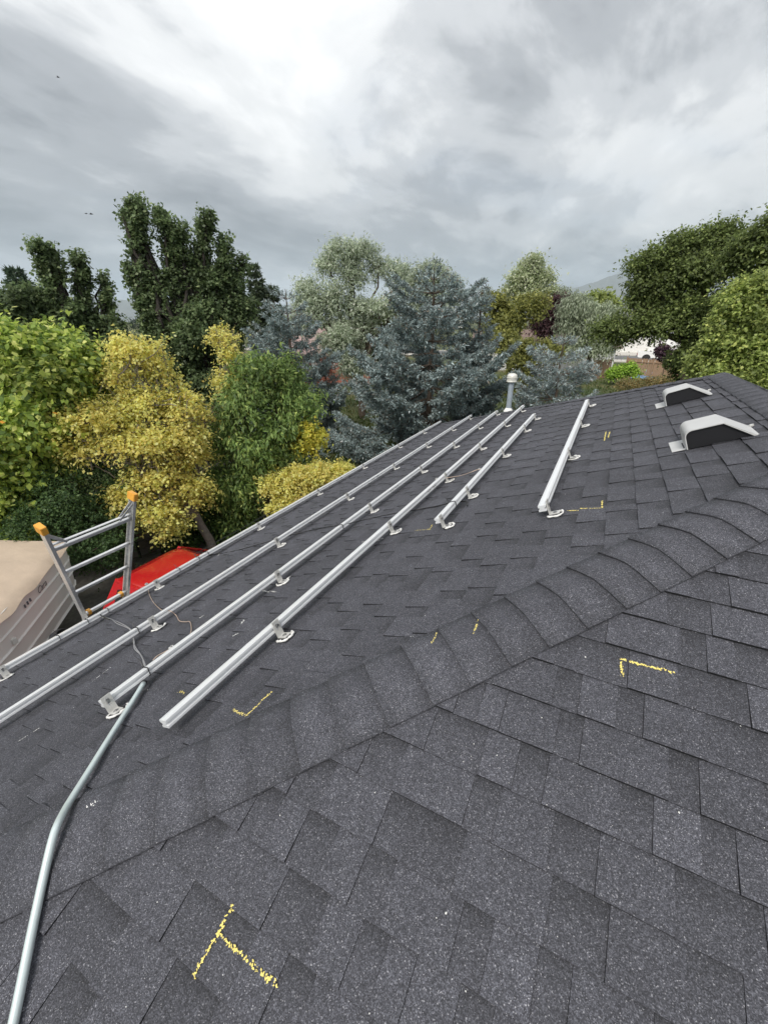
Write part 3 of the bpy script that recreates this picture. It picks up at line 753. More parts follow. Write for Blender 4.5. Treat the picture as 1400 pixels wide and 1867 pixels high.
for k in range(170):
    if r.rand() < .6: c = onA(r.uniform(60, 1350), r.uniform(800, 1500)); face = FA
    else: c = onB(r.uniform(100, 1390), r.uniform(1180, 1860)); face = FB
    c = np.array(c)
    if face is FA and c[1] > FC - c[0] - .2: continue
    if (c[1] - c[0] - HC) * (1 if face is FA else -1) < .2: continue
    aa, bb = face.ab(c); h = .0120 * (1 - (bb % EXP) / EXP) + .004; c = c + face.n * h
    s = r.uniform(.001, .0026) * (1 if r.rand() < .92 else 1.6); a = r.rand() * 6.28; u = face.a * math.cos(a) + face.b * math.sin(a); w = np.cross(face.n, u); i = len(V)
    V += [c - u * s, c + w * s * .7, c + u * s, c - w * s * .8, c + face.n * s * .6]
    F += [(i, i + 1, i + 4), (i + 1, i + 2, i + 4), (i + 2, i + 3, i + 4), (i + 3, i, i + 4)]
tag(MB().add(V, F).build('sealant_crumbs', M_CAULK), 'tiny white sealant crumbs scattered over the shingles', 'crumbs', kind='stuff')

# ------------------------------------------------------------------ ladder
def ladder():
    bl, br = np.array([-4.29, 1.65, CAMZ - 2.73]), np.array([-4.29, 2.08, CAMZ - 2.78])
    br[2] = bl[2] = CAMZ - 2.755
    tl, tr = np.array([-3.98, 1.46, CAMZ - 1.58]), np.array([-3.98, 2.27, CAMZ - 1.58])
    axis = (tl + tr) / 2 - (bl + br) / 2; L = np.linalg.norm(axis); axis /= L
    k = bl[2] / axis[2]
    fl, fr = bl - axis * k + np.array([0, -.02, 0]), br - axis * k + np.array([0, .02, 0])
    root = tag(empty('ladder', tuple((fl + fr) / 2 - np.array([0, 0, (fl[2])]))), 'aluminium ladder with yellow-orange end caps leaning on the eave', 'ladder')
    nrm = np.cross(axis, np.array([0, 1.0, 0]))
    def rail(a, b, sgn):
        d = (b - a) / np.linalg.norm(b - a); y = np.cross(nrm, d); y *= np.sign(y[1]); w, h, t = .028, .078, .004
        poly = [(-w / 2, -h / 2), (w / 2, -h / 2), (w / 2, -h / 2 + t * 2), (-w / 2 + t, -h / 2 + t * 2), (-w / 2 + t, h / 2 - t * 2), (w / 2, h / 2 - t * 2), (w / 2, h / 2), (-w / 2, h / 2)]
        poly = [(u * sgn, v) for u, v in poly]
        MB().prism(poly, 0, 1, lambda u, v, q: a + (b - a) * q + y * u + nrm * v).build('side_rail', M_LAD, root)
        return d, y
    ml, mr = bl, br
    for a, b, s in ((bl, tl, 1), (br, tr, -1)):
        d, y = rail(a, b, s)
        c = b + d * .015
        prof = [(-.024, -.05), (.024, -.05), (.026, .05), (-.026, .05)]
        cap = MB().prism(prof, -.05, .028, lambda u, v, q: c + y * u + nrm * v + d * q).build('end_cap', M_ORANGE, root, bevel=.004)
        for g in range(5): MB().prism([(-.025, -.043 + g * .02), (.025, -.043 + g * .02), (.025, -.031 + g * .02), (-.025, -.031 + g * .02)], .028, .035, lambda u, v, q: c + y * u + nrm * v + d * q).build('tread', M_ORANGE, cap)
    for a, b, s in ((fl, bl, 1), (fr, br, -1)):
        rail(a, b, s); MB().bar(a, a + axis * .05, .07, .11, nrm).build('foot', M_RUB, root)
    def rung(a, b, w, h): MB().bar(a, b, w, h, nrm).build('rung', M_LAD, root, bevel=.004)
    for q, w, h in ((.05, .03, .032), (.32, .03, .032), (.56, .03, .032), (.80, .034, .036)):
        rung(bl + (tl - bl) * q, br + (tr - br) * q, w, h)
    q = .86; a, b = bl + (tl - bl) * .845, br + (tr - br) * .845
    rung(a, b, .012, .03)
    for a, b, s in ((bl, tl, 1), (br, tr, -1)):           # gusset braces at the end rung
        p = a + (b - a) * .95; q_ = a + (b - a) * .83 + np.array([0, s * .13, 0])
        MB().bar(p + nrm * .02, q_ + nrm * .015, .022, .004, nrm).build('brace', M_LAD, root); MB().bar(p - nrm * .02, q_ - nrm * .015, .022, .004, nrm).build('brace', M_LAD, root)
        c = a + np.array([0, s * .045, .03]); MB().bar(c, c + axis * .05, .04, .05, nrm).build('lock_tab', M_ORANGE, root, bevel=.004)
    n = int(np.linalg.norm(fl - bl) / .28)
    for k_ in range(1, n): rung(fl + (bl - fl) * k_ / n, fr + (br - fr) * k_ / n, .03, .032)
ladder()

# ------------------------------------------------------------------ boat on its trailer
def wheel(root, c, r, w, ax, rimname='rim'):
    c, ax = Vector(c), Vector(ax); prof = [(r * .62, -w / 2), (r * .93, -w / 2), (r, -w * .32), (r, w * .32), (r * .93, w / 2), (r * .62, w / 2)]
    q = Vector((0, 0, 1)).rotation_difference(ax)
    def lat(pr, n=22):
        mb = MB().lathe(pr, (0, 0, 0), n); mb.v = [tuple(q @ Vector(p) + c) for p in mb.v]; return mb
    wr = lat(prof).build('wheel', M_TYRE, root)
    lat([(r * .3, -w * .2), (r * .62, -w * .44), (r * .62, w * .44), (r * .3, w * .2)]).build(rimname, M_RIM, wr) if False else None
    rm = lat([(r * .05, -w * .3), (r * .63, -w * .46), (r * .63, w * .46), (r * .05, w * .3)])
    rm.build(rimname, M_RIM, root)
def boat():
    g0 = np.array(onZ(62, 1058, 1.75)); g1 = np.array(onZ(4, 1124, 1.75))
    ax = (g1 - g0); ax[2] = 0; ax /= np.linalg.norm(ax)          # from the far (stern) end towards the near (bow) end
    side = np.array([-ax[1], ax[0], 0.0]);
    if side[0] < 0: side = -side                                 # towards the house
    hb = 1.12; st = g0 - ax * 1.3 - side * hb; st[2] = 0         # ground point under the stern centre
    root = tag(empty('motor_boat', tuple(st)), 'white motor boat under a tan canvas cover beside the house', 'boat')
    def P(s, y, z): return st + ax * s + side * y + np.array([0, 0, z])
    Ln = 4.7; ns = 26
    sec = [(0, .45), (.5, .50), (.92, .58), (1.02, .64), (1.05, .655), (1.02, .68), (1.07, .92), (1.10, .935), (1.075, .955), (1.10, 1.20), (1.13, 1.215), (1.105, 1.235), (1.115, 1.44), (1.135, 1.455), (1.115, 1.475), (1.125, 1.68), (1.11, 1.75), (.98, 1.76)]
    vs, fs = [], []; m = 2 * len(sec)
    for i in range(ns + 1):
        q = i / ns; s = Ln * q
        wid = 1.0 if q < .45 else max(.03, 1 - ((q - .45) / .55) ** 2.2)
        if q < .05: wid *= .93 + .07 * math.sqrt(q / .05)
        keel = 0 if q < .6 else .55 * ((q - .6) / .4) ** 2
        sheer = .12 * q * q
        row = [(y * wid, z + keel * (1.75 - z) / 1.3 + sheer * (z - .45)) for y, z in sec]
        vs += [P(s, y, z) for y, z in row] + [P(s, -y, z) for y, z in reversed(row)]
    for i in range(ns):
        for j in range(m):
            j2 = (j + 1) % m; fs.append((i * m + j, i * m + j2, (i + 1) * m + j2, (i + 1) * m + j))
    fs.append(tuple(reversed(range(m)))); fs.append(tuple(ns * m + j for j in range(m)))
    MB().add(vs, fs).build('hull', M_WHITEP, root)
    MB().tube([P(Ln * i / ns, (1.128 if i / ns < .45 else 1.118 * max(.03, 1 - ((i / ns - .45) / .55) ** 2.2)), 1.70 + .15 * (i / ns) ** 2) for i in range(ns + 1)], .014, 6).build('rub_rail', M_BLACK, root)
    # canvas cover: ridge pole along the middle, sagging between battens, hem tucked below the gunwale
    nc, nw = 60, 28; vs, fs = [], []; r = np.random.RandomState(2); ph = r.rand(6) * 6
    for i in range(nc + 1):
        q = i / nc; s = .03 + Ln * q * .985; wid = 1.12 if q < .45 else 1.12 * max(.03, 1 - ((q - .45) / .55) ** 2.2)
        peak = .40 * math.sin(math.pi * min(1, .12 + q * .85)) ** .7
        for j in range(nw + 1):
            t = j / nw * 2 - 1; y = t * (wid + .06)
            z = 1.75 + .15 * q * q + peak * (1 - abs(t) ** 1.25) * (1 - .10 * math.sin(q * 15) ** 2)
            z += .012 * math.sin(9 * q + 5 * t + ph[0]) + .010 * math.sin(31 * q - 4 * t + ph[1]) * abs(t) + .008 * math.sin(55 * q + 9 * t + ph[2]) * abs(t) ** 2
            if abs(t) > .975: z -= .045 + .012 * math.sin(40 * q + ph[3])
            vs.append(P(s, y, z))
    for i in range(nc):
        for j in range(nw): a = i * (nw + 1) + j; fs.append((a, a + 1, a + nw + 2, a + nw + 1))
    MB().add(vs, fs).build('canvas_cover', M_TAN, root, smooth=True)
    # lettering, cleat and vent on the side
    cu = bpy.data.curves.new('lettering', 'FONT'); cu.body = 'Cara'; cu.size = .15; cu.shear = .35; cu.extrude = .001
    tmp = bpy.data.objects.new('lettering', cu); COL.objects.link(tmp); bpy.context.view_layer.update()
    me = bpy.data.meshes.new_from_object(tmp); bpy.data.objects.remove(tmp); me.materials.append(mat('grey_lettering', (.16, .16, .17), .5))
    o = link('lettering', me, root); m4 = Matrix.Identity(4); tx = -Vector(ax); tz = Vector(side); ty = tz.cross(tx); O = Vector(P(1.36, 1.137, 1.515)) - Vector(st)
    for q in range(3): m4[q][0] = tx[q]; m4[q][1] = ty[q]; m4[q][2] = tz[q]; m4[q][3] = O[q]
    o.matrix_local = m4
    for s, z in ((1.62, 1.40), (1.70, 1.40), (1.78, 1.40)): MB().box(P(s - .05, 1.128, z + .17), (.02, .02, .05)).build('lettering', me.materials[0], root)
    MB().box(P(2.2, 1.12, 1.32), (.06, .06, .08)).build('side_fitting', M_TRIM, root); MB().tube([P(2.55, 1.10, 1.08), P(2.62, 1.14, 1.11), P(2.69, 1.10, 1.08)], .014, 6).build('grab_handle', M_STEEL, root)
    MB().tube([P(.55, 1.09, 1.33), P(.55, 1.14, 1.33)], .035, 10).build('drain', M_BLACK, root)
    # trailer
    t = tag(empty('boat_trailer', tuple(st)), 'grey steel trailer carrying the white covered boat', 'trailer')
    MB().bar(P(.3, .62, .40), P(3.9, .55, .40), .06, .10).build('beam', M_STEELG, t); MB().bar(P(.3, -.62, .40), P(3.9, -.55, .40), .06, .10).build('beam', M_STEELG, t)
    MB().bar(P(3.9, .55, .40), P(5.0, 0, .42), .06, .10).build('tongue', M_STEELG, t); MB().bar(P(3.9, -.55, .40), P(5.0, 0, .42), .06, .10).build('tongue', M_STEELG, t)
    for q in (.4, 1.6, 3.0): MB().bar(P(q, -.62, .36), P(q, .62, .36), .06, .06).build('cross_member', M_STEELG, t)
    for y in (.45, -.45): MB().bar(P(.35, y, .53), P(3.2, y, .53), .09, .05).build('bunk', M_FENCE, t)
    for s_ in (1, -1):
        wheel(t, P(1.3, s_ * .98, .30), .30, .18, tuple(side))
        arc = [P(1.3 - .42 * math.cos(a), s_ * .98, .30 + .38 * math.sin(a)) for a in np.linspace(.25, math.pi - .25, 9)]
        mb = MB()
        for a, b in zip(arc[:-1], arc[1:]): mb.bar(a, b, .22, .012)
        mb.build('fender', M_STEELG, t)
    MB().tube([P(4.9, 0, 0), P(4.9, 0, .55)], .03, 8).build('jack_stand', M_STEEL, t)
boat()

# ------------------------------------------------------------------ cars
def car(name, label, cat, origin, rz, body, cabin, Wd, roofm, bodym, wheels, wr, glass_h, group=None, bed=None):
    """body: side profile (x forward, z); cabin: (x0 bottom rear, x0 top rear, x1 top front, x1 bottom front, z0, z1)"""
    c, s = math.cos(rz), math.sin(rz)
    def P(x, y, z): return Vector((origin[0] + c * x - s * y, origin[1] + s * x + c * y, z))
    root = tag(empty(name, (origin[0], origin[1], 0), rz), label, cat, group)
    MB().prism(body, -Wd / 2, Wd / 2, lambda u, v, d: P(u, d, v)).build('body', bodym, root, bevel=.05)
    xa, xb, xc, xd, z0, z1 = cabin; ins = .16
    lo = [P(xa, -Wd / 2 + .04, z0), P(xd, -Wd / 2 + .04, z0), P(xd, Wd / 2 - .04, z0), P(xa, Wd / 2 - .04, z0)]
    hi = [P(xb, -Wd / 2 + ins, z1), P(xc, -Wd / 2 + ins, z1), P(xc, Wd / 2 - ins, z1), P(xb, Wd / 2 - ins, z1)]
    MB().add(lo + hi, [(0, 1, 5, 4), (1, 2, 6, 5), (2, 3, 7, 6), (3, 0, 4, 7), (4, 5, 6, 7)]).build('window_band', M_GLASS, root)
    # roof panel, crowned, with rounded ends
    n, k = 14, 10; vs, fs = [], []
    for i in range(n + 1):
        q = i / n; x = xb - .06 + (xc - xb + .12) * q
        for j in range(k + 1):
            t = j / k * 2 - 1; hw = (Wd / 2 - ins + .03) * (1 - .10 * max(0, abs(q - .5) * 2 - .75) * 4 * .6)
            vs.append(P(x, t * hw, z1 + .012 + .05 * (1 - t * t) * (1 - (2 * q - 1) ** 4) - .03 * abs(2 * q - 1) ** 6))
    for i in range(n):
        for j in range(k): a = i * (k + 1) + j; fs.append((a, a + 1, a + k + 2, a + k + 1))
    MB().add([P(xa - .02, -Wd / 2 + .06, z0), P(xa - .02, Wd / 2 - .06, z0), P(xb - .03, Wd / 2 - ins, z1 + .01), P(xb - .03, -Wd / 2 + ins, z1 + .01), P(xa + .06, -Wd / 2 + .06, z0), P(xa + .06, Wd / 2 - .06, z0), P(xb + .05, Wd / 2 - ins, z1 + .01), P(xb + .05, -Wd / 2 + ins, z1 + .01)],
        [(0, 1, 2, 3), (4, 7, 6, 5), (0, 4, 5, 1), (3, 2, 6, 7), (0, 3, 7, 4), (1, 5, 6, 2)]).build('tailgate', bodym, root)
    rp = MB().add(vs, fs).build('roof_panel', roofm, root, smooth=True)
    so = rp.modifiers.new('thickness', 'SOLIDIFY'); so.thickness = .03; so.offset = -1
    for (i, j) in ((0, 4), (1, 5), (2, 6), (3, 7)):
        v = lo + hi; MB().bar(v[i], v[j], .07, .05, (c, s, 0)).build('pillar', bodym, root)
    for sd in (-1, 1):
        xm = (xa + xd) / 2; MB().bar(P(xm, sd * (Wd / 2 - .035), z0), P(xm, sd * (Wd / 2 - ins + .005), z1), .07, .05, (c, s, 0)).build('pillar', bodym, root)
        MB().box(P((xa + xd) / 2 - .1, sd * (Wd / 2 + .004), z0 - .12), (.16, .03, .03), Matrix.Rotation(rz, 3, 'Z')).build('door_handle', bodym, root)
        MB().box(P(xd - .25, sd * (Wd / 2 + .09), z0 + .08), (.10, .18, .12), Matrix.Rotation(rz, 3, 'Z')).build('mirror', bodym, root, bevel=.02)
        xf = max(p[0] for p in body); xr_ = min(p[0] for p in body)
        MB().box(P(xf - .03, sd * (Wd / 2 - .28), .72), (.14, .34, .14), Matrix.Rotation(rz, 3, 'Z')).build('headlight', M_TRIM, root, bevel=.03)
        MB().box(P(xr_ + .03, sd * (Wd / 2 - .14), .86), (.12, .2, .2), Matrix.Rotation(rz, 3, 'Z')).build('tail_light', M_RED, root, bevel=.02)
        for wx in wheels: wheel(root, P(wx, sd * (Wd / 2 - .08), wr), wr, .2, (-s, c, 0))
    return root, P
root, P = car('red_car', 'red car parked beyond the eave, its shiny roof showing past the ladder', 'car', (-6.05, 4.25), math.pi / 2,
    [(-1.45, .35), (-1.42, .9), (-1.35, .98), (.95, .98), (1.75, .82), (1.95, .62), (1.95, .35), (1.6, .22), (-1.3, .22)], (-1.3, -1.02, .18, .9, .96, 1.44), 1.68, M_RED, M_RED, (-.95, 1.25), .30, .4)
MB().box(P(-1.47, 0, .60), (1.60, .10, .70)).build('rear_bounce_panel', M_BLACK, root, bevel=.03)  # dark panel added over the red tail to cut its bounce onto the hull
MB().box(P(-1.21, 0, 1.20), (1.05, .06, .34), Matrix.Rotation(-.5, 3, 'X')).build('rear_window', M_GLASS, root)
for sd in (-1, 1): MB().box(P(.1, sd * .855, .45), (.05, 1.5, .36)).build('side_bounce_panel', M_BLACK, root)  # black side panels, added to keep red bounce light off the boat
tr = onZ(1159, 658, 0)
root, P = car('pickup_truck', 'white pickup truck parked on the street beyond the fence', 'pickup truck', (float(tr[0]) + 2.9, float(tr[1]) + 1.0), 0.0,
    [(-2.85, .55), (-2.88, 1.25), (-.95, 1.25), (-.95, 1.18), (1.2, 1.18), (2.5, 1.12), (2.85, .95), (2.88, .5), (2.5, .42), (-2.6, .45)], (-.95, -.85, .55, 1.3, 1.16, 1.86), 1.95, M_WHITECAR, M_WHITECAR, (-1.75, 1.85), .40, .5)
for sd in (-1, 1):
    for wx in (-1.75, 1.85):
        MB().add([P(wx + .52 * math.cos(a), sd * .985, .42 + .5 * math.sin(a)) for a in np.linspace(0, math.pi, 13)], [tuple(range(13))]).build('wheel_arch', M_BLACK, root)
MB().box(P(-2.93, 0, .6), (.12, 1.9, .2)).build('bumper', M_STEEL, root)

# ------------------------------------------------------------------ block wall behind the yard
def block_wall():
    a = np.array([-11.2, 1.2, 0]); b = np.array([-8.35, 9.4, 0]); L = np.linalg.norm(b - a); d = (b - a) / L; nn = np.array([d[1], -d[0], 0])
    root = tag(empty('block_wall', tuple(a)), 'grey concrete block wall behind the boat and red car', 'wall')
    bw, bh, rows = .40, .20, 9
    MB().bar(a + np.array([0, 0, rows * bh / 2 - .01]), b + np.array([0, 0, rows * bh / 2 - .01]), .15, rows * bh - .02).build('mortar_core', M_MORTAR, root)
    me = MB().box((0, 0, 0), (bw - .012, .19, bh - .012)).mesh('block', M_BLOCK, bevel=.004)
    ang = math.atan2(d[1], d[0]); r = np.random.RandomState(4); cnt = 0; V, F = [], []
    for k in range(rows):
        for i in range(int(L / bw)):
            s = (i + .5 + (.5 if k % 2 else 0)) * bw
            if s > L - .2: continue
            c = a + d * s + np.array([0, 0, (k + .5) * bh]) + nn * r.uniform(-.003, .003)
            px, py, q = proj(c)
            if 100 < px < 560 and k > 1 and cnt < 290:
                o = link('block', me, root); o.location = Vector(c) - Vector(a); o.rotation_euler = (0, 0, ang); cnt += 1
            else:
                mb = MB().box(c, (bw - .012, .19, bh - .012), Matrix.Rotation(ang, 3, 'Z')); i0 = len(V); V += mb.v; F += [tuple(x + i0 for x in f) for f in mb.f]
    tag(MB().add(V, F).build('block_field', M_BLOCK, root), kind='stuff')
    for i in range(int(L / .6)):
        MB().bar(a + d * (i * .6 + .005) + np.array([0, 0, rows * bh + .03]), a + d * (i * .6 + .595) + np.array([0, 0, rows * bh + .03]), .24, .06).build('capstone', M_BLOCK, root)
    p0, p1 = onZ(222, 945, 1.5), onZ(228, 1030, .2)
    root2 = tag(empty('steel_pipe', (float(p1[0]), float(p1[1]), 0)), 'black bent pipe standing in front of the block wall, seen through the ladder', 'pipe')
    t0 = a + d * 4.35 + nn * .22
    MB().tube([t0, t0 + np.array([0, 0, 1.45]), t0 + d * .08 + np.array([0, 0, 1.52]), t0 + d * .7 + np.array([0, 0, 1.55])], .03, 8).build('tube', M_BLACK, root2)
block_wall()

# ------------------------------------------------------------------ street beyond the back fence
def sheet(name, x0, y0, x1, y1, z, m, thick=0.0):
    mb = MB()
    if thick: mb.box(((x0 + x1) / 2, (y0 + y1) / 2, z - thick / 2), (x1 - x0, y1 - y0, thick))
    else: mb.add([(x0, y0, z), (x1, y0, z), (x1, y1, z), (x0, y1, z)], [(0, 1, 2, 3)])
    return tag(mb.build(name, m), kind='structure')
ty = float(tr[1])
sheet('street', -150, ty + .1, 150, ty + 9.5, .02, M_ROAD)
sheet('kerb', -150, ty - .15, 150, ty + .1, .14, M_CONC, .14); sheet('kerb', -150, ty + 9.5, 150, ty + 9.75, .14, M_CONC, .14)
sheet('sidewalk', -150, ty - 3.2, 150, ty - .15, .135, M_CONC, .12)
sheet('parking_pad', -10.2, -6, XE + .4, 9.0, .02, mat('gravel_pad', (.16, .15, .135), .95, 0, .3, 9, .6, 60))
sheet('driveway', -4.0, ty + 9.75, 14.0, ty + 18.0, .03, M_CONC)

def fence(name, label, a, b, h, m=M_FENCE, lean=0.0, seed=1):
    a, b = np.array(a, float), np.array(b, float); L = np.linalg.norm(b - a); d = (b - a) / L; ang = math.atan2(d[1], d[0]); r = np.random.RandomState(seed)
    root = tag(empty(name, tuple(a)), label, 'fence', 'wooden back fences')
    me = [MB().box((0, 0, h / 2), (.132, .018, h)).mesh('board', m) for _ in range(2)]
    for i in range(int(L / .14)):
        o = link('board', me[i % 2], root); o.location = Vector(d * (i + .5) * .14) + Vector((0, 0, r.uniform(-.03, .02))); o.rotation_euler = (0, r.uniform(-.02, .02) + lean, ang)
    nn = np.array([d[1], -d[0], 0]);
    if nn[1] > 0: nn = -nn
    for z in (.35, h - .3): MB().bar(a + nn * .05 + np.array([0, 0, z]), b + nn * .05 + np.array([0, 0, z]), .04, .09).build('fence_rail', m, root)
    k = max(2, int(L / 2.4) + 1)
    for i in range(k):
        p = a + d * L * i / (k - 1) + nn * .1; MB().bar(p, p + np.array([0, 0, h + .12]), .09, .09, tuple(d)).build('post', m, root)
fence('wooden_fence', 'brown wooden fence right in front of the white pickup truck', (1.3, 50.7, 0), (5.8, 48.6, 0), 1.85)
fence('wooden_fence', 'short brown fence piece left of the truck, behind the bright green shrub', (-1.6, 47.5, 0), (-.2, 49.6, 0), 1.75, seed=2)
c = onZ(1176, 686, .1)
vs, fs = [], []; r = np.random.RandomState(8)
for i in range(13):
    for j in range(7):
        vs.append((float(c[0]) + (i / 12 - .5) * 3.0 + r.uniform(-.05, .05), float(c[1]) + (j / 6 - .5) * 4.5, .12 + .22 * math.sin(i * 1.3 + j) ** 2 * (1 - abs(j / 3 - 1)) + .5 * (1 - abs(i / 6 - 1)) * (1 - abs(j / 3 - 1))))
for i in range(12):
    for j in range(6): a = i * 7 + j; fs.append((a, a + 7, a + 8, a + 1))
tag(MB().add(vs, fs).build('blue_tarp', M_BLUE), 'crumpled blue tarp on the ground in front of the wooden fence', 'tarp')

def neighbour(name, label, c, size, rz, wallm, roofm, rise, eave=.5, chimney=None, gable=True):
    c = np.array(c, float); ca, sa = math.cos(rz), math.sin(rz); lx, ly, hz = size
    def P(x, y, z): return Vector((c[0] + ca * x - sa * y, c[1] + sa * x + ca * y, z))
    root = tag(empty(name, (c[0], c[1], 0), rz), label, 'house', 'houses beyond the trees')
    R3 = Matrix.Rotation(rz, 3, 'Z')
    MB().box(P(0, 0, hz / 2), (lx, ly, hz), R3).build('wall', wallm, root)
    ex, ey = lx / 2 + eave, ly / 2 + eave; rx = ex if gable else max(ex - ey, .1)
    rf = MB().add([P(-ex, -ey, hz), P(ex, -ey, hz), P(ex, ey, hz), P(-ex, ey, hz), P(-rx, 0, hz + rise), P(rx, 0, hz + rise), P(-ex, -ey, hz - .15), P(ex, -ey, hz - .15), P(ex, ey, hz - .15), P(-ex, ey, hz - .15)],
        [(0, 1, 5, 4), (2, 3, 4, 5), (1, 2, 5), (3, 0, 4), (0, 6, 7, 1), (1, 7, 8, 2), (2, 8, 9, 3), (3, 9, 6, 0), (6, 9, 8, 7)]).build('roof', roofm, root)
    if chimney:
        x, y, s, h = chimney; MB().box(P(x, y, hz + rise * .6 + h / 2), (s, s, h), R3).build('chimney', M_TRIM, rf)
        MB().box(P(x, y, hz + rise * .6 + h + .06), (s + .15, s + .15, .12), R3).build('chimney_cap', M_TRIM, rf)
    for sgn in (-1, 1):
        for i in range(3):
            x = (i - 1) * lx * .3; f = MB().box(P(x, sgn * (ly / 2 + .02), hz * .55), (1.5, .08, 1.2), R3).build('window', M_TRIM, root)
            for dx in (-.36, .36): MB().box(P(x + dx, sgn * (ly / 2 + .06), hz * .55), (.64, .04, 1.05), R3).build('pane', M_GLASS, f)
    return root, P
M_BRICKR = mat('red_brick_far', (.36, .13, .09), .85, 0, .15, 4); M_ROOFB = mat('brown_roof', (.19, .135, .115), .9, 0, .15, 2); M_ROOFP = mat('pinkish_roof', (.34, .24, .22), .9, 0, .15, 2)
M_ROOFG = mat('grey_roof', (.16, .16, .17), .9, 0, .15, 2); M_WHITEW = mat('white_siding', (.78, .78, .77), .7, 0, .04, 2)
p = at(585, 640, 44); neighbour('neighbour_house', 'red brick house glimpsed between the silvery trees', (p[0], p[1]), (9, 8, 2.7), AU + .1, M_BRICKR, M_ROOFP, 2.0)
p = at(985, 620, 58); neighbour('neighbour_house', 'house with brown roof and white chimney behind the right spruce', (p[0], p[1]), (15, 9, 2.6), .25, M_SIDING, M_ROOFB, 1.7, chimney=(-5.2, 0, 1.4, 1.5))
rt, P = neighbour('neighbour_house', 'white house with garage across the street, under the oak branches', (5.5, ty + 22.5), (17, 9, 3.0), 0.0, M_WHITEW, M_ROOFG, 1.6, gable=False)
gd = MB().box(P(-3, -4.53, 1.15), (5.2, .06, 2.3)).build('garage_door', M_TRIM, rt)
for k in range(4): MB().box(P(-3, -4.57, .32 + k * .56), (5.1, .03, .5)).build('door_panel', M_WHITEW, gd)
p = at(1147, 562, 120); neighbour('neighbour_house', 'far house with dark grey roof showing left of the oak', (p[0], p[1]), (14, 10, 6.0), .2, M_WHITEW, M_ROOFG, 2.4)

# ------------------------------------------------------------------ trees
def norm(a): return a / np.maximum(np.linalg.norm(a, axis=-1, keepdims=True), 1e-9)
def leaf_mesh(name, P, D, N, L, Wd, col, m):
    n = len(P); D = norm(D); Sd = norm(np.cross(D, N)); Nn = np.cross(Sd, D)
    L = L[:, None]; Wd = Wd[:, None]
    V = np.stack([P, P + D * L * .42 + Sd * Wd * .5 + Nn * L * .04, P + D * L - Nn * L * .14, P + D * L * .42 - Sd * Wd * .5 + Nn * L * .04], 1).reshape(-1, 3)
    Fq = np.arange(n * 4).reshape(n, 4)
    return np_mesh(name, V, Fq, m, np.repeat(col, 4, 0))
def palette(r, n, cols, k, jit=.18):
    c = np.array(cols, float)[r.choice(len(cols), n, p=k)]
    return np.clip(c * (1 + (r.rand(n, 1) - .5) * 2 * jit), .002, .9)
def tubes(name, polys, m, parent):
    mb = MB()
    for pts, ra, rb, sides in polys:
        k = len(pts); mb.tube(pts, [ra + (rb - ra) * i / (k - 1) for i in range(k)], sides, cap=False)
    return mb.build(name, m, parent, smooth=True)
def wobble(a, b, r, amp, n=5, sag=0.0):
    a, b = np.array(a, float), np.array(b, float); L = np.linalg.norm(b - a); out = []
    for i in range(n + 1):
        t = i / n; j = (r.rand(3) - .5) * 2 * amp * L * math.sin(math.pi * t); out.append(a + (b - a) * t + j + np.array([0, 0, sag * L * math.sin(math.pi * t)]))
    return out
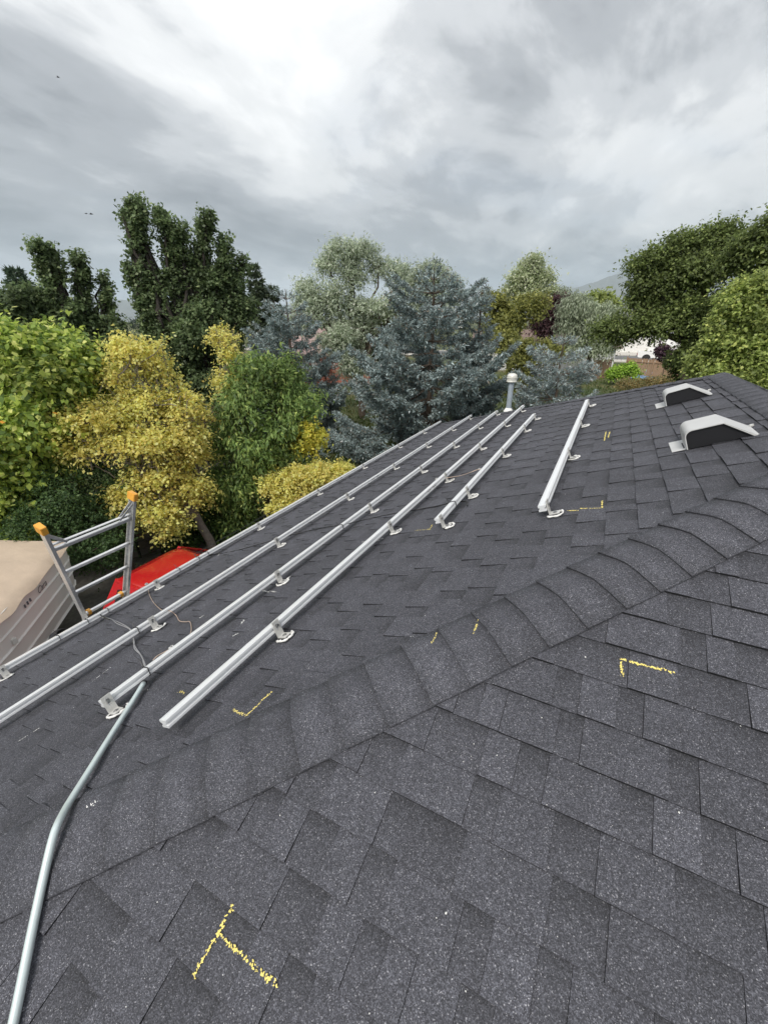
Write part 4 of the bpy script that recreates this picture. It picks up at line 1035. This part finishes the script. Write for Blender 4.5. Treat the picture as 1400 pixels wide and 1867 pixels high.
def tree(name, label, cat, D, base_px, lobes, n, ll, lw, cols, wts, seed, per=9, droop=.25, upb=.25, twl=.35, bark=M_BARK, group='trees round the yard', trunk_r=.14, dens_in=.3, bump=.2, m=M_LEAF, twigs=0, clump=.16, depth=.9, clump_r=None, bright=2.15, flat=.68, fork_h=None):
    """lobes: (px, py, rx, ry, extra distance) read off the photograph, set round the tree's own distance D"""
    r = np.random.RandomState(seed); C, Rr = [], []
    for lb in lobes:
        px, py, rx, ry = lb[:4]; dd = lb[4] if len(lb) > 4 else 0.0
        c = at(px, py, D + dd); dep = (c - EYE) @ FW; k = dep / FPX
        sh = twl * .45; C.append(c); Rr.append((max(rx * k - sh, rx * k * .4), max(rx * k * depth - sh, rx * k * .35), max(ry * k / math.cos(PITCH) * .96 - sh, ry * k * .4)))
    C, Rr = np.array(C), np.array(Rr)
    C[:, 2] = np.maximum(C[:, 2], Rr[:, 2] * .5 + .2)
    g = at(base_px, 700, D); base = np.array([g[0], g[1], 0.0])
    root = tag(empty(name, tuple(base)), label, cat, group)
    vd = _F * math.cos(0)                       # ellipsoid axes: across the view, along it, up
    cr = clump_r or max(.30, .020 * D)
    KC, KR, KD, KW = [], [], [], []             # leaf clumps spread through each lobe
    for c, q in zip(C, Rr):
        mcl = int(np.clip(3.4 * q[0] * q[2] / cr ** 2, 5, 70))
        dv = norm(r.randn(mcl, 3)); ph = r.rand(4) * 6.28; f = np.ones(mcl)
        for w in range(4): f += bump * .5 * np.sin(dv @ (r.randn(3) * (2.2 + w * 1.4)) + ph[w])
        rho = (r.uniform(.12, 1.0, mcl) ** .45) * f
        lim = np.maximum(1 - .55 * cr / np.maximum(q, .01), .25)
        KC.append(c + (dv[:, :1] * q[0] * lim[0] * _R + dv[:, 1:2] * q[1] * lim[1] * _F + dv[:, 2:] * q[2] * lim[2] * _Z) * rho[:, None])
        rr_ = np.minimum(cr * r.uniform(.6, 1.25, mcl), max(q[0], q[2]) * .8); KR.append(rr_); KW.append(rr_ ** 2)
        KD.append(dv[:, :1] * _R + dv[:, 1:2] * _F + dv[:, 2:] * _Z)
    KC, KR, KD, KW = (np.concatenate(z_) for z_ in (KC, KR, KD, KW)); KW = KW / KW.sum()
    nt = n // per
    ci = r.choice(len(KC), nt, p=KW); d = norm(r.randn(nt, 3) + _Z * .35 + KD[ci] * .4)
    pb = KC[ci] + d * np.array([1, 1, flat]) * (KR[ci] * r.uniform(.6, 1.1, nt))[:, None]
    dirw = norm(d + KD[ci] * .5); kt = 1 + (r.rand(len(KC), 1) - .5) * 2 * clump
    tw = norm(dirw * .8 + _Z * upb + r.randn(nt, 3) * .45 - _Z * droop * .6)
    tl = twl * r.uniform(.5, 1.3, nt) * np.where(r.rand(nt) < .10, 1.7, 1.0)
    tcol = kt[ci] * (1 + (r.rand(nt, 1) - .5) * .16)
    idx = np.repeat(np.arange(nt), per); t = np.tile((np.arange(per) + .5) / per, nt) + r.uniform(-.05, .05, nt * per)
    P = pb[idx] + tw[idx] * (t * tl[idx])[:, None] + r.randn(nt * per, 3) * ll * .45
    P[:, 2] -= droop * (t ** 2) * tl[idx] * .6
    Dl = tw[idx] * .5 + r.randn(nt * per, 3) * .6 - _Z * droop
    N = _Z * .8 + dirw[idx] * .65 + r.randn(nt * per, 3) * .36
    P = P[P[:, 2] > .05] if False else P
    sz = r.uniform(.5, 1.4, nt * per)
    col = np.clip(palette(r, nt * per, cols, wts) * tcol[idx] * bright, 0, .85)
    link('crown', leaf_mesh('crown', P - base, Dl, N, ll * sz, lw * sz, col, m), root)
    # trunk, limbs and branches
    top = C.mean(0); polys = []; fork = base + (np.array([top[0], top[1], 0]) - base) * .3; fork[2] = fork_h or max(.8, (C[:, 2] - Rr[:, 2]).min() * .8 + .3)
    polys.append((wobble(base - _Z * .1, fork, r, .03), trunk_r, trunk_r * .75, 9))
    for c, q in zip(C, Rr):
        polys.append((wobble(fork, c, r, .07, 6, .03), trunk_r * .5, trunk_r * .16, 6))
        for k in range(5):
            dv = norm(r.randn(3)); e = c + (_R * dv[0] * q[0] + _F * dv[1] * q[1] + _Z * dv[2] * q[2]) * .85
            polys.append((wobble(c, e, r, .1, 4), trunk_r * .16, .008, 5))
    for k in range(twigs):
        i = r.randint(nt); a = pb[i]; polys.append((wobble(C[r.randint(len(C))] * .35 + KC[ci[i]] * .65, a + dirw[i] * twl * .6, r, .12, 5), .014, .004, 4))
    tubes('trunk', [([p - 0 for p in pts], a, b, s) for pts, a, b, s in polys], bark, root)
    return root, base
def spruce(name, label, D, apex, half_px, base_y, seed, cols, wts, n_whorl=26, per=8, lean=0.0, group='blue spruces', need=.085, bright=2.25):
    r = np.random.RandomState(seed); ap = at(apex[0], apex[1], D); H = float(ap[2]); dep = (ap - EYE) @ FW; Rb = half_px * dep / FPX
    base = np.array([ap[0], ap[1], 0.0]); root = tag(empty(name, tuple(base)), label, 'tree', group)
    polys = [(wobble(base, ap, r, .008, 8), max(.05, H * .022), .012, 8)]; segs = []; tips = []
    for w in range(n_whorl):
        t = (w + r.uniform(-.2, .2)) / n_whorl; t = min(max(t, .03), .985); z = H * t
        Lb = Rb * ((1 - t) ** .55) * r.uniform(.86, 1.08) + .10
        nb = 6 + int(4 * (1 - t)) if t < .9 else 4; a0 = r.rand() * 6.28
        for k in range(nb):
            a = a0 + 2 * math.pi * k / nb + r.uniform(-.3, .3); L = Lb * r.uniform(.5, 1.2); dirh = np.array([math.cos(a), math.sin(a), 0])
            rise = .55 * t - .22 + r.uniform(-.08, .08)
            pts = []
            for i in range(9):
                q = i / 8; pts.append(base + _Z * z + dirh * L * q + _Z * L * (rise * q - .26 * math.sin(math.pi * q * .8) * (1 - t) + .20 * q ** 3) + (r.rand(3) - .5) * .05 * L * q)
            polys.append((pts, .012 + .012 * L, .004, 4))
            pts = np.array(pts); dirs = norm(np.diff(pts, axis=0)); side = np.cross(dirh, _Z)
            nsub = max(6, int(L / .075))
            for s in range(nsub):
                q = .36 + .64 * ((s + r.rand()) / nsub) ** .8; x = q * 8; i = min(int(x), 7); p = pts[i] + (pts[i + 1] - pts[i]) * (x - i)
                sl = L * (.36 * (1.14 - q) + .06) * r.uniform(.6, 1.35) + .07
                for sg in (-1, 1):
                    if r.rand() < .12: continue
                    dv = norm(dirs[i] * r.uniform(.5, .9) + side * sg * r.uniform(.55, 1.0) + _Z * r.uniform(-.32, .16))
                    segs.append((p, p + dv * sl + _Z * (-.06 * sl)))
                    if sl > .25:
                        for h in range(int(sl / .11)):
                            qq = r.uniform(.25, .95); p2 = p + dv * sl * qq; s2 = sl * .32 * r.uniform(.6, 1.1) * (1.15 - qq) + .05
                            segs.append((p2, p2 + norm(dv * .7 + side * r.choice([-1, 1]) * .5 * r.rand() + np.cross(dv, _Z) * r.choice([-1, 1]) * .7 - _Z * r.uniform(.0, .5)) * s2))
            segs.append((pts[6], pts[8] + dirs[7] * .08))
    A = np.array([s[0] for s in segs]); B = np.array([s[1] for s in segs]); Ls = np.linalg.norm(B - A, axis=1)
    cnt = np.maximum(4, (Ls / .016 * per / 8).astype(int)); idx = np.repeat(np.arange(len(A)), cnt); nn = len(idx)
    t = r.rand(nn); ax = norm(B - A)[idx]; P = A[idx] + (B - A)[idx] * t[:, None]
    rad = norm(np.cross(ax, r.randn(nn, 3))); Dl = ax * r.uniform(.4, 1.0, (nn, 1)) + rad * .75 + _Z * .18
    N = rad * .3 + _Z * .6 + r.randn(nn, 3) * .5; sz = r.uniform(.7, 1.25, nn)
    shade = np.repeat(1 + (r.rand(len(A), 1) - .5) * .5, cnt, 0)
    col = palette(r, nn, cols, wts) * shade
    link('crown', leaf_mesh('crown', P - base, Dl, N, need * sz, need * .28 * sz, np.clip(col * bright, 0, .8), M_NEEDLE), root)
    tubes('trunk', polys, M_BARK, root)
    return root, nn
def column(x0, y0, x1, y1, w, dd=0.0, taper=.45):
    L = math.hypot(x1 - x0, y1 - y0); n = max(3, int(L / (w * .75))); out = []
    for i in range(n + 1):
        t = (i + .8) / (n + .8); k = w * .82 * (taper + (1 - taper) * min(1, t * 1.8)); out.append((x0 + (x1 - x0) * t + random.uniform(-.25, .25) * w, y0 + (y1 - y0) * t, k * random.uniform(.8, 1.15), w * .85, dd + random.uniform(-.3, .3)))
    return out
# --- near trees on the left
tree('broadleaf_tree', 'bright lime-green broadleaf tree at the left edge behind the boat', 'tree', 11.0, -20,
     [(15, 640, 75, 75), (-60, 640, 90, 90, .6), (105, 655, 62, 66, .3), (60, 730, 85, 70, -.5), (130, 745, 55, 66, .2), (-40, 790, 95, 90, -.4), (60, 830, 70, 62, -.5), (20, 900, 72, 60, -.6), (-50, 930, 80, 80, 0), (165, 690, 22, 38, .4), (40, 970, 60, 40, -.2)],
     60000, .112, .08, [(.22, .265, .055), (.14, .19, .045), (.36, .39, .12), (.08, .12, .035)], [.38, .34, .12, .16], 1, per=9, droop=.4, trunk_r=.17, clump=.36, clump_r=.42, flat=.55, bump=.3, twl=.42)
tree('dark_shrub', 'dark green small-leaved shrub between the boat and the yellow tree', 'shrub', 10.0, 150,
     [(120, 900, 75, 55), (190, 880, 70, 55, .3), (100, 960, 70, 55, -.3), (180, 960, 62, 60, -.2), (250, 900, 50, 40, .5), (155, 1010, 60, 45, -.6), (200, 1020, 40, 50, -.6)],
     30000, .055, .032, [(.045, .075, .028), (.07, .11, .04), (.03, .055, .022)], [.45, .25, .3], 2, per=10, droop=.1, twl=.28, trunk_r=.06, group='shrubs round the yard')
YEL = [(.60, .535, .16), (.66, .60, .23), (.50, .45, .13), (.57, .45, .13), (.44, .46, .14)]; YW = [.38, .24, .18, .10, .10]
tree('golden_tree', 'golden yellow-leaved tree hanging over the block wall behind the ladder', 'tree', 10.2, 330,
     [(250, 640, 58, 36, .6), (212, 684, 32, 22, .5), (292, 672, 38, 20, .7), (200, 752, 70, 34, 0), (280, 738, 62, 34, .1), (160, 770, 58, 42, -.2), (230, 810, 76, 48, -.3), (155, 815, 42, 34, -.2), (330, 745, 46, 40, .3), (310, 800, 58, 48, 0),
      (275, 865, 58, 40, -.3), (330, 890, 54, 44, -.2), (245, 890, 44, 34, -.4), (290, 935, 52, 30, -.5), (350, 840, 30, 40, .2), (225, 905, 30, 20, -.5), (360, 790, 30, 22, .3), (372, 755, 20, 22, .4), (120, 780, 26, 20, -.1), (205, 925, 18, 12, -.5), (370, 900, 24, 26, 0), (310, 960, 34, 14, -.5), (235, 712, 30, 12, .4), (325, 705, 20, 12, .5)],
     42000, .066, .048, YEL, YW, 3, flat=.34, bright=1.42, clump_r=.34, per=10, droop=.30, twl=.32, trunk_r=.12, bark=M_BARKG, twigs=240, clump=.14, bump=.28, depth=.7)
tree('golden_tree', 'thin golden sprig rising beside the dark poplars', 'tree', 11.6, 425, [(402, 612, 22, 22), (420, 648, 22, 24), (412, 690, 24, 30), (395, 625, 14, 14), (428, 615, 14, 14, .2), (430, 730, 18, 20)],
     4200, .062, .042, YEL, YW, 4, bright=1.42, per=9, droop=.3, twl=.25, trunk_r=.05, bark=M_BARKG, twigs=70)
tree('cherry_tree', 'leafy mid-green tree with drooping long leaves in the middle left', 'tree', 11.2, 470,
     [(470, 700, 52, 46), (515, 690, 40, 44, .2), (440, 745, 46, 48, -.2), (505, 755, 52, 55, -.1), (450, 815, 58, 52, -.3), (520, 820, 44, 48, .1), (420, 870, 40, 50, -.3), (480, 880, 60, 46, -.2), (430, 940, 42, 40, -.4), (478, 660, 26, 20, .1), (530, 660, 24, 22, .2), (385, 800, 22, 36, 0), (540, 735, 22, 50, .1)],
     30000, .125, .044, [(.095, .14, .042), (.13, .18, .055), (.06, .095, .032), (.22, .26, .08)], [.45, .25, .2, .1], 5, per=10, droop=.7, twl=.42, trunk_r=.12, clump=.34, clump_r=.46, bump=.45, flat=.5, bright=2.1, group='trees round the yard')
tree('golden_tree', 'small yellow-green spray on the right side of the drooping green tree', 'tree', 11.0, 560, [(562, 790, 22, 26), (578, 800, 18, 22), (555, 815, 18, 22)], 2600, .085, .055, [(.5, .44, .08), (.36, .37, .07)], [.6, .4], 6, bright=1.5, per=8, droop=.35, twl=.25, trunk_r=.03)
tree('golden_shrub', 'low spreading yellow shrub just beyond the eave rail', 'shrub', 10.4, 560,
     [(540, 865, 52, 26), (500, 885, 30, 34, -.1), (585, 862, 48, 24, .1), (622, 856, 22, 14, .2), (545, 895, 44, 30, -.3), (510, 925, 26, 26, -.3)], 16000, .062, .046, YEL, YW, 7, flat=.5, bright=1.42, per=10, droop=.3, twl=.2, trunk_r=.05, bark=M_BARKG, twigs=60, group='shrubs round the yard', depth=.7)
tree('dark_shrub', 'dark green ivy-like shrub hanging over the block wall right of the ladder', 'shrub', 11.0, 380, [(370, 945, 50, 35), (330, 985, 40, 14), (400, 960, 42, 45, -.1), (440, 980, 40, 40, -.2)],
     9000, .075, .055, [(.045, .08, .025), (.07, .11, .03)], [.6, .4], 8, per=9, droop=.4, trunk_r=.04, group='shrubs round the yard')
tree('dark_shrub', 'brown twiggy shrub in shade between the yellow and the drooping green trees', 'shrub', 12.2, 385, [(385, 850, 34, 44), (375, 760, 26, 40, .2), (395, 905, 30, 30)], 3500, .06, .03, [(.16, .11, .06), (.09, .09, .04), (.3, .22, .06)], [.5, .3, .2], 9, per=7, trunk_r=.05, twigs=420, bark=M_BARKG, group='shrubs round the yard')
# --- poplars
POP = [(.06, .082, .036), (.075, .102, .045), (.038, .055, .026), (.12, .145, .07)]; PW = [.45, .25, .2, .1]
tree('poplar_tree', 'tall dark green poplar with several upright tops, tallest on the left', 'tree', 25.0, 330,
     column(250, 362, 276, 640, 22) + column(224, 382, 244, 460, 11) + column(300, 390, 332, 600, 22) + column(330, 410, 345, 520, 16, .3) + column(374, 388, 372, 560, 19, .4) + column(411, 432, 405, 600, 18, .6) + column(352, 460, 356, 640, 24, .3) + column(285, 500, 295, 680, 32) + column(438, 470, 428, 640, 20, .8) + column(393, 490, 395, 640, 24, .5) + column(232, 480, 262, 560, 14) +
     [(360, 610, 60, 55, -.6), (310, 660, 55, 50, -.5), (400, 620, 50, 50, 0), (445, 570, 26, 40, .8), (350, 700, 70, 50, -.4)],
     90000, .145, .11, POP, PW, 11, bright=2.5, per=9, droop=.15, upb=.6, twl=.30, trunk_r=.3, bark=M_BARKD, bump=.32, clump=.3, clump_r=.34)
tree('poplar_tree', 'dark green poplar group at far left with three upright tops', 'tree', 27.0, 120,
     column(72, 440, 112, 600, 20) + column(100, 450, 112, 520, 12) + column(146, 465, 150, 620, 17) + column(190, 500, 212, 640, 13) + [(60, 560, 38, 36), (130, 590, 45, 45), (30, 560, 42, 36), (200, 620, 32, 40), (100, 650, 70, 50)],
     46000, .15, .115, POP, PW, 12, bright=2.5, per=9, droop=.15, upb=.5, twl=.3, trunk_r=.25, bark=M_BARKD, bump=.32, clump=.3, clump_r=.36)
spruce('conifer_tree', 'dark conifer at the far left edge of the photo', 38, (22, 482), 46, 700, 13, [(.035, .055, .035), (.05, .07, .045)], [.6, .4], 20, 3.5, group='conifers behind the yard', need=.34, bright=2.2)
spruce('conifer_tree', 'dark conifer just right of the tall poplar', 36, (462, 478), 26, 700, 14, [(.04, .055, .032), (.06, .075, .045)], [.6, .4], 20, 3.5, group='conifers behind the yard', need=.34, bright=2.2)
spruce('conifer_tree', 'small dark conifer top second right of the tall poplar', 36, (494, 515), 24, 700, 15, [(.04, .055, .032), (.06, .075, .045)], [.6, .4], 18, 4.5, group='conifers behind the yard', need=.32, bright=2.2)
# --- silvery olives
SIL = [(.20, .23, .165), (.28, .31, .24), (.13, .155, .10), (.36, .38, .31)]; SW = [.4, .28, .22, .10]
tree('silver_olive_tree', 'tall silvery grey-green tree left of the big spruce, gaps in its crown', 'tree', 25.5, 660,
     [(622, 458, 34, 22), (650, 470, 38, 26, .2), (600, 490, 22, 26), (640, 510, 30, 26, -.1), (690, 490, 28, 20, .2), (722, 500, 30, 24, .3), (735, 525, 24, 22, .3), (612, 545, 40, 32, -.2), (662, 575, 34, 34, -.2), (560, 535, 32, 26, 0), (570, 570, 38, 34, -.1), (622, 610, 50, 36, -.4), (640, 660, 42, 28, -.4)],
     42000, .15, .055, SIL, SW, 16, per=10, droop=.35, twl=.5, trunk_r=.22, bark=M_BARK, bump=.4, clump=.2, dens_in=.2)
tree('silver_olive_tree', 'silvery round-topped tree standing behind the big spruce', 'tree', 24.0, 790, [(790, 505, 30, 26), (768, 520, 26, 26), (745, 545, 26, 30, .3), (815, 530, 26, 26), (700, 560, 26, 26, .6)],
     15000, .15, .055, SIL, SW, 17, per=10, droop=.35, twl=.45, trunk_r=.18, bump=.35, clump=.2)
tree('broadleaf_tree', 'dark olive tree in the gap left of the big spruce', 'tree', 30.0, 690, [(685, 585, 30, 34), (672, 640, 26, 40), (705, 620, 26, 40)], 8000, .2, .12, [(.05, .065, .025), (.075, .085, .03)], [.6, .4], 18, per=8, trunk_r=.15)
tree('russet_shrub', 'russet shrub glimpsed beside the left spruce', 'shrub', 22.0, 594, [(592, 672, 12, 12), (586, 664, 8, 8), (600, 676, 8, 8)], 1600, .09, .05, [(.36, .15, .10), (.26, .11, .08)], [.6, .4], 19, per=8, trunk_r=.04, twl=.3, group='shrubs round the yard')
# --- blue spruces
BLU = [(.118, .146, .143), (.172, .21, .21), (.083, .095, .088), (.245, .29, .29), (.12, .10, .08)]; BW = [.38, .26, .18, .10, .08]
spruce('blue_spruce', 'large blue-grey spruce in the centre behind the roof edge', 17.5, (792, 486), 200, 800, 21, BLU, BW, 17, 3.4, need=.125)
spruce('blue_spruce', 'slimmer blue-grey spruce left of the large one', 20.0, (520, 526), 122, 800, 22, BLU, BW, 15, 3.4, need=.13)
spruce('blue_spruce', 'low blue spruce behind the flue pipe, double-topped', 16.5, (1030, 608), 128, 760, 23, [(.14, .17, .168), (.20, .235, .235), (.095, .105, .10), (.28, .32, .315), (.13, .105, .085)], BW, 12, 4.8, need=.105)
spruce('blue_spruce', 'leaning small spruce top right of the large spruce', 18.5, (880, 520), 66, 760, 24, BLU, BW, 20, 4, need=.115)
# --- right side
tree('birch_tree', 'airy pale tree rising above the olive trees on the right', 'tree', 62.0, 965, [(975, 482, 24, 16), (955, 505, 26, 20), (985, 508, 22, 20), (940, 528, 24, 16), (965, 540, 34, 20), (1000, 535, 18, 16)], 12000, .30, .2, [(.24, .26, .17), (.16, .19, .10), (.32, .34, .25)], [.45, .35, .2], 31, per=6, twl=1.0, trunk_r=.3, group='trees beyond the yard', bump=.4)
OLV = [(.12, .125, .035), (.17, .17, .05), (.085, .095, .03)]
tree('broadleaf_tree', 'olive-green rounded tree right of the large spruce', 'tree', 40.0, 925, [(900, 560, 36, 26), (935, 575, 40, 26), (965, 560, 34, 24), (915, 600, 40, 26), (925, 635, 34, 28, -4)], 16000, .24, .15, OLV, [.45, .3, .25], 32, per=8, twl=.6, trunk_r=.2, group='trees beyond the yard')
tree('broadleaf_tree', 'low olive-green tree between the flue pipe and the right spruce', 'tree', 27.0, 965, [(970, 640, 34, 26), (950, 670, 34, 28), (1000, 640, 24, 20), (940, 700, 30, 24)], 12000, .15, .09, OLV, [.45, .3, .25], 33, per=8, twl=.4, trunk_r=.12, group='trees beyond the yard')
tree('plum_tree', 'dark purple-leaved tree left of the grey weeping tree', 'tree', 52.0, 1005, [(995, 570, 26, 24), (1018, 565, 22, 26), (1005, 595, 30, 20), (980, 590, 16, 14)], 9000, .26, .17, [(.05, .026, .03), (.075, .04, .042), (.035, .02, .022)], [.5, .25, .25], 34, per=8, twl=.7, trunk_r=.18, group='trees beyond the yard')
tree('weeping_tree', 'grey-green weeping tree in front of the far mountains', 'tree', 48.0, 1070, [(1060, 555, 34, 24), (1095, 565, 34, 24), (1045, 590, 26, 26), (1080, 595, 36, 28), (1110, 595, 28, 26), (1055, 620, 26, 14), (1095, 620, 28, 14), (1030, 530, 14, 14, 4)], 24000, .30, .09, [(.20, .225, .16), (.28, .31, .23), (.11, .13, .085)], [.45, .27, .28], 35, per=9, droop=1.1, upb=0, twl=.9, trunk_r=.25, group='trees beyond the yard', clump=.25)
tree('broadleaf_tree', 'light green round treetop behind the grey weeping tree', 'tree', 66.0, 1095, [(1090, 552, 26, 12), (1112, 560, 18, 16), (1070, 556, 20, 12)], 6000, .4, .28, [(.19, .22, .07), (.13, .16, .05)], [.6, .4], 36, per=6, twl=.9, trunk_r=.2, group='trees beyond the yard')
OAK = [(.07, .09, .03), (.095, .122, .04), (.048, .062, .022), (.14, .165, .055)]; OW = [.42, .28, .2, .1]
tree('oak_tree', 'large dark green tree on the right with wind-swept top', 'tree', 27.0, 1262,
     [(1168, 492, 26, 20), (1200, 478, 30, 24), (1245, 455, 34, 24), (1290, 440, 30, 22), (1320, 432, 26, 20), (1185, 520, 34, 24), (1225, 510, 44, 36), (1275, 490, 48, 40), (1320, 480, 42, 44), (1160, 545, 24, 20), (1205, 565, 50, 34), (1260, 560, 56, 44), (1175, 598, 44, 20), (1130, 600, 36, 11), (1230, 600, 56, 22), (1290, 600, 50, 44), (1268, 645, 34, 28), (1095, 608, 20, 7)],
     92000, .135, .085, OAK, OW, 37, bright=2.5, per=9, droop=.2, upb=.35, twl=.6, trunk_r=.32, bump=.4, clump=.3, depth=.8, clump_r=.5, fork_h=4.3, group='trees beyond the yard')
tree('broadleaf_tree', 'tall dark green tree at the right edge, above the maple', 'tree', 24.0, 1420, [(1375, 450, 36, 34), (1420, 430, 50, 50), (1350, 480, 30, 36), (1390, 520, 50, 50), (1440, 520, 60, 70)], 34000, .13, .085, OAK, OW, 38, bright=2.5, per=9, twl=.5, trunk_r=.25, bump=.3, clump=.22, group='trees beyond the yard')
MAP = [(.14, .172, .05), (.20, .235, .075), (.09, .115, .036), (.29, .31, .10)]
tree('maple_tree', 'yellow-green maple beside the roof ridge at the right edge', 'tree', 16.5, 1370,
     [(1360, 560, 44, 44), (1320, 590, 34, 36), (1400, 550, 50, 60), (1330, 640, 46, 44), (1290, 655, 32, 26), (1380, 640, 56, 56), (1275, 675, 22, 16), (1420, 620, 50, 70), (1345, 690, 60, 30, -.4), (1400, 690, 50, 40, -.4)],
     46000, .10, .07, MAP, [.42, .28, .18, .12], 39, per=9, twl=.35, trunk_r=.16, bump=.26, clump=.2, group='trees beyond the yard')
tree('green_shrub', 'bright lime-green shrub in front of the left fence piece', 'shrub', 44.0, 1140, [(1135, 676, 14, 7), (1148, 674, 12, 7), (1120, 681, 12, 6), (1160, 680, 8, 6)], 5000, .2, .14, [(.20, .29, .045), (.13, .2, .035)], [.6, .4], 40, per=7, trunk_r=.04, group='shrubs round the yard')
tree('plum_shrub', 'dark purple shrub partly hiding the white pickup truck', 'shrub', 46.0, 1205, [(1210, 640, 12, 10), (1218, 650, 10, 12), (1204, 634, 6, 5)], 4000, .2, .13, [(.04, .022, .032), (.06, .035, .045)], [.6, .4], 41, per=7, trunk_r=.05, group='shrubs round the yard')
tree('dry_shrub', 'brownish dry shrub in front of the blue tarp', 'shrub', 38.0, 1180, [(1175, 703, 26, 6), (1205, 700, 20, 6), (1145, 703, 18, 6)], 4500, .16, .07, [(.17, .13, .06), (.12, .12, .05), (.24, .18, .08)], [.45, .35, .2], 42, per=7, trunk_r=.03, group='shrubs round the yard')
tree('broadleaf_tree', 'dark shaded bush at the foot of the large right-hand tree', 'shrub', 30.0, 1245, [(1245, 680, 20, 22), (1262, 665, 20, 24), (1232, 660, 14, 20)], 6000, .14, .08, OAK, OW, 43, per=8, trunk_r=.06, group='shrubs round the yard')
# --- far belt of trees that reads as one mass
def belt():
    r = np.random.RandomState(51); Ps, Ds, Ns, Ls, Cs = [], [], [], [], []
    for k in range(170):
        az = AU - math.radians(r.uniform(-62, 62)); D = r.uniform(95, 420); h = r.uniform(4, 9.5) * (1 if D > 120 else .8); w = r.uniform(3, 6)
        x, y = -math.sin(az) * D, math.cos(az) * D
        if abs(x - 5) < 26 and 60 < y < 120: continue
        n = 130; d = norm(r.randn(n, 3)); rr = r.uniform(.7, 1.05, (n, 1)) * (1 + .2 * np.sin(d @ (r.randn(3, 1) * 4)))
        P = np.array([x, y, h * .55]) + d * rr * np.array([w * .6, w * .6, h * .48]); c = np.array([(.05, .075, .028), (.08, .095, .035), (.10, .12, .06), (.035, .055, .03)][r.randint(4)])
        Ps.append(P); Ds.append(r.randn(n, 3)); Ns.append(d + _Z * .5); Ls.append(np.full(n, 1.0) * r.uniform(.7, 1.3, n)); Cs.append(c * (1 + (r.rand(n, 1) - .5) * .5))
    L = np.concatenate(Ls)
    tag(link('distant_trees', leaf_mesh('distant_trees', np.concatenate(Ps), np.concatenate(Ds), np.concatenate(Ns), L, L * .8, np.concatenate(Cs), M_LEAF)), 'distant belt of mixed trees below the mountains', 'trees', kind='stuff')
belt()
# --- undergrowth on the ground near the trees
def undergrowth():
    r = np.random.RandomState(61); n = 32000; P = np.zeros((n, 3)); 
    az = AU - np.radians(r.uniform(-48, 48, n)); D = r.uniform(11.5, 45, n); P[:, 0] = -np.sin(az) * D; P[:, 1] = np.cos(az) * D; P[:, 2] = r.uniform(0, .12, n)
    keep = ~((P[:, 0] > XE - 3.5) & (P[:, 0] < XE2 + 1) & (P[:, 1] < y1A + .6)); P = P[keep]; n = len(P)
    Dl = r.randn(n, 3) * .5 + _Z * .9; N = r.randn(n, 3)
    tag(link('undergrowth', leaf_mesh('undergrowth', P, Dl, N, r.uniform(.12, .4, n), r.uniform(.03, .1, n), palette(r, n, [(.06, .10, .025), (.10, .13, .03), (.14, .13, .05)], [.5, .3, .2]), M_LEAF)), 'grass and weeds under the trees', 'grass', kind='stuff')
undergrowth()

# ------------------------------------------------------------------ birds
def bird(px, py, D, label, sc, rz):
    c = at(px, py, D); root = tag(empty('bird', tuple(c), rz), label, 'bird', 'small birds in the sky')
    q = lambda x, y, z: Vector(c) + Vector((math.cos(rz) * x - math.sin(rz) * y, math.sin(rz) * x + math.cos(rz) * y, z)) * sc
    MB().tube([q(-.14, 0, .0), q(-.08, 0, .01), q(.02, 0, .015), q(.10, 0, .02), q(.14, 0, .015), q(.17, 0, .01)], [.006, .028, .036, .026, .02, .004], 8).build('body', M_BIRD, root, smooth=True)
    MB().add([q(-.13, .015, 0), q(-.13, -.015, 0), q(-.24, -.05, -.004), q(-.24, .05, -.004)], [(0, 1, 2, 3)]).build('tail', M_BIRD, root)
    for s in (-1, 1):
        MB().add([q(.06, s * .02, .02), q(.07, s * .16, .06), q(.0, s * .34, .035), q(-.05, s * .18, .05), q(-.05, s * .02, .02)], [(0, 1, 2, 3, 4)]).build('wing', M_BIRD, root)
bird(166, 390, 45, 'small dark bird flying left of the tall poplar', .9, .9)
bird(157, 389, 52, 'fainter bird just left of the dark one', .7, 1.2)
bird(106, 140, 50, 'tiny bird high in the grey cloud at upper left', .6, .6)

# ------------------------------------------------------------------ hazy air
hz = bpy.data.materials.new('thin_haze'); hz.use_nodes = True; nt = hz.node_tree; nt.nodes.remove(nt.nodes['Principled BSDF'])
pv = nt.nodes.new('ShaderNodeVolumePrincipled'); pv.inputs['Color'].default_value = (.76, .88, 1.0, 1); pv.inputs['Density'].default_value = 7.0e-5; pv.inputs['Anisotropy'].default_value = 0.2
nt.links.new(pv.outputs[0], nt.nodes['Material Output'].inputs['Volume'])
hb_ = MB().box((0, 0, 800), (42000, 42000, 1602)); o = hb_.build('haze', hz); tag(o, kind='stuff')
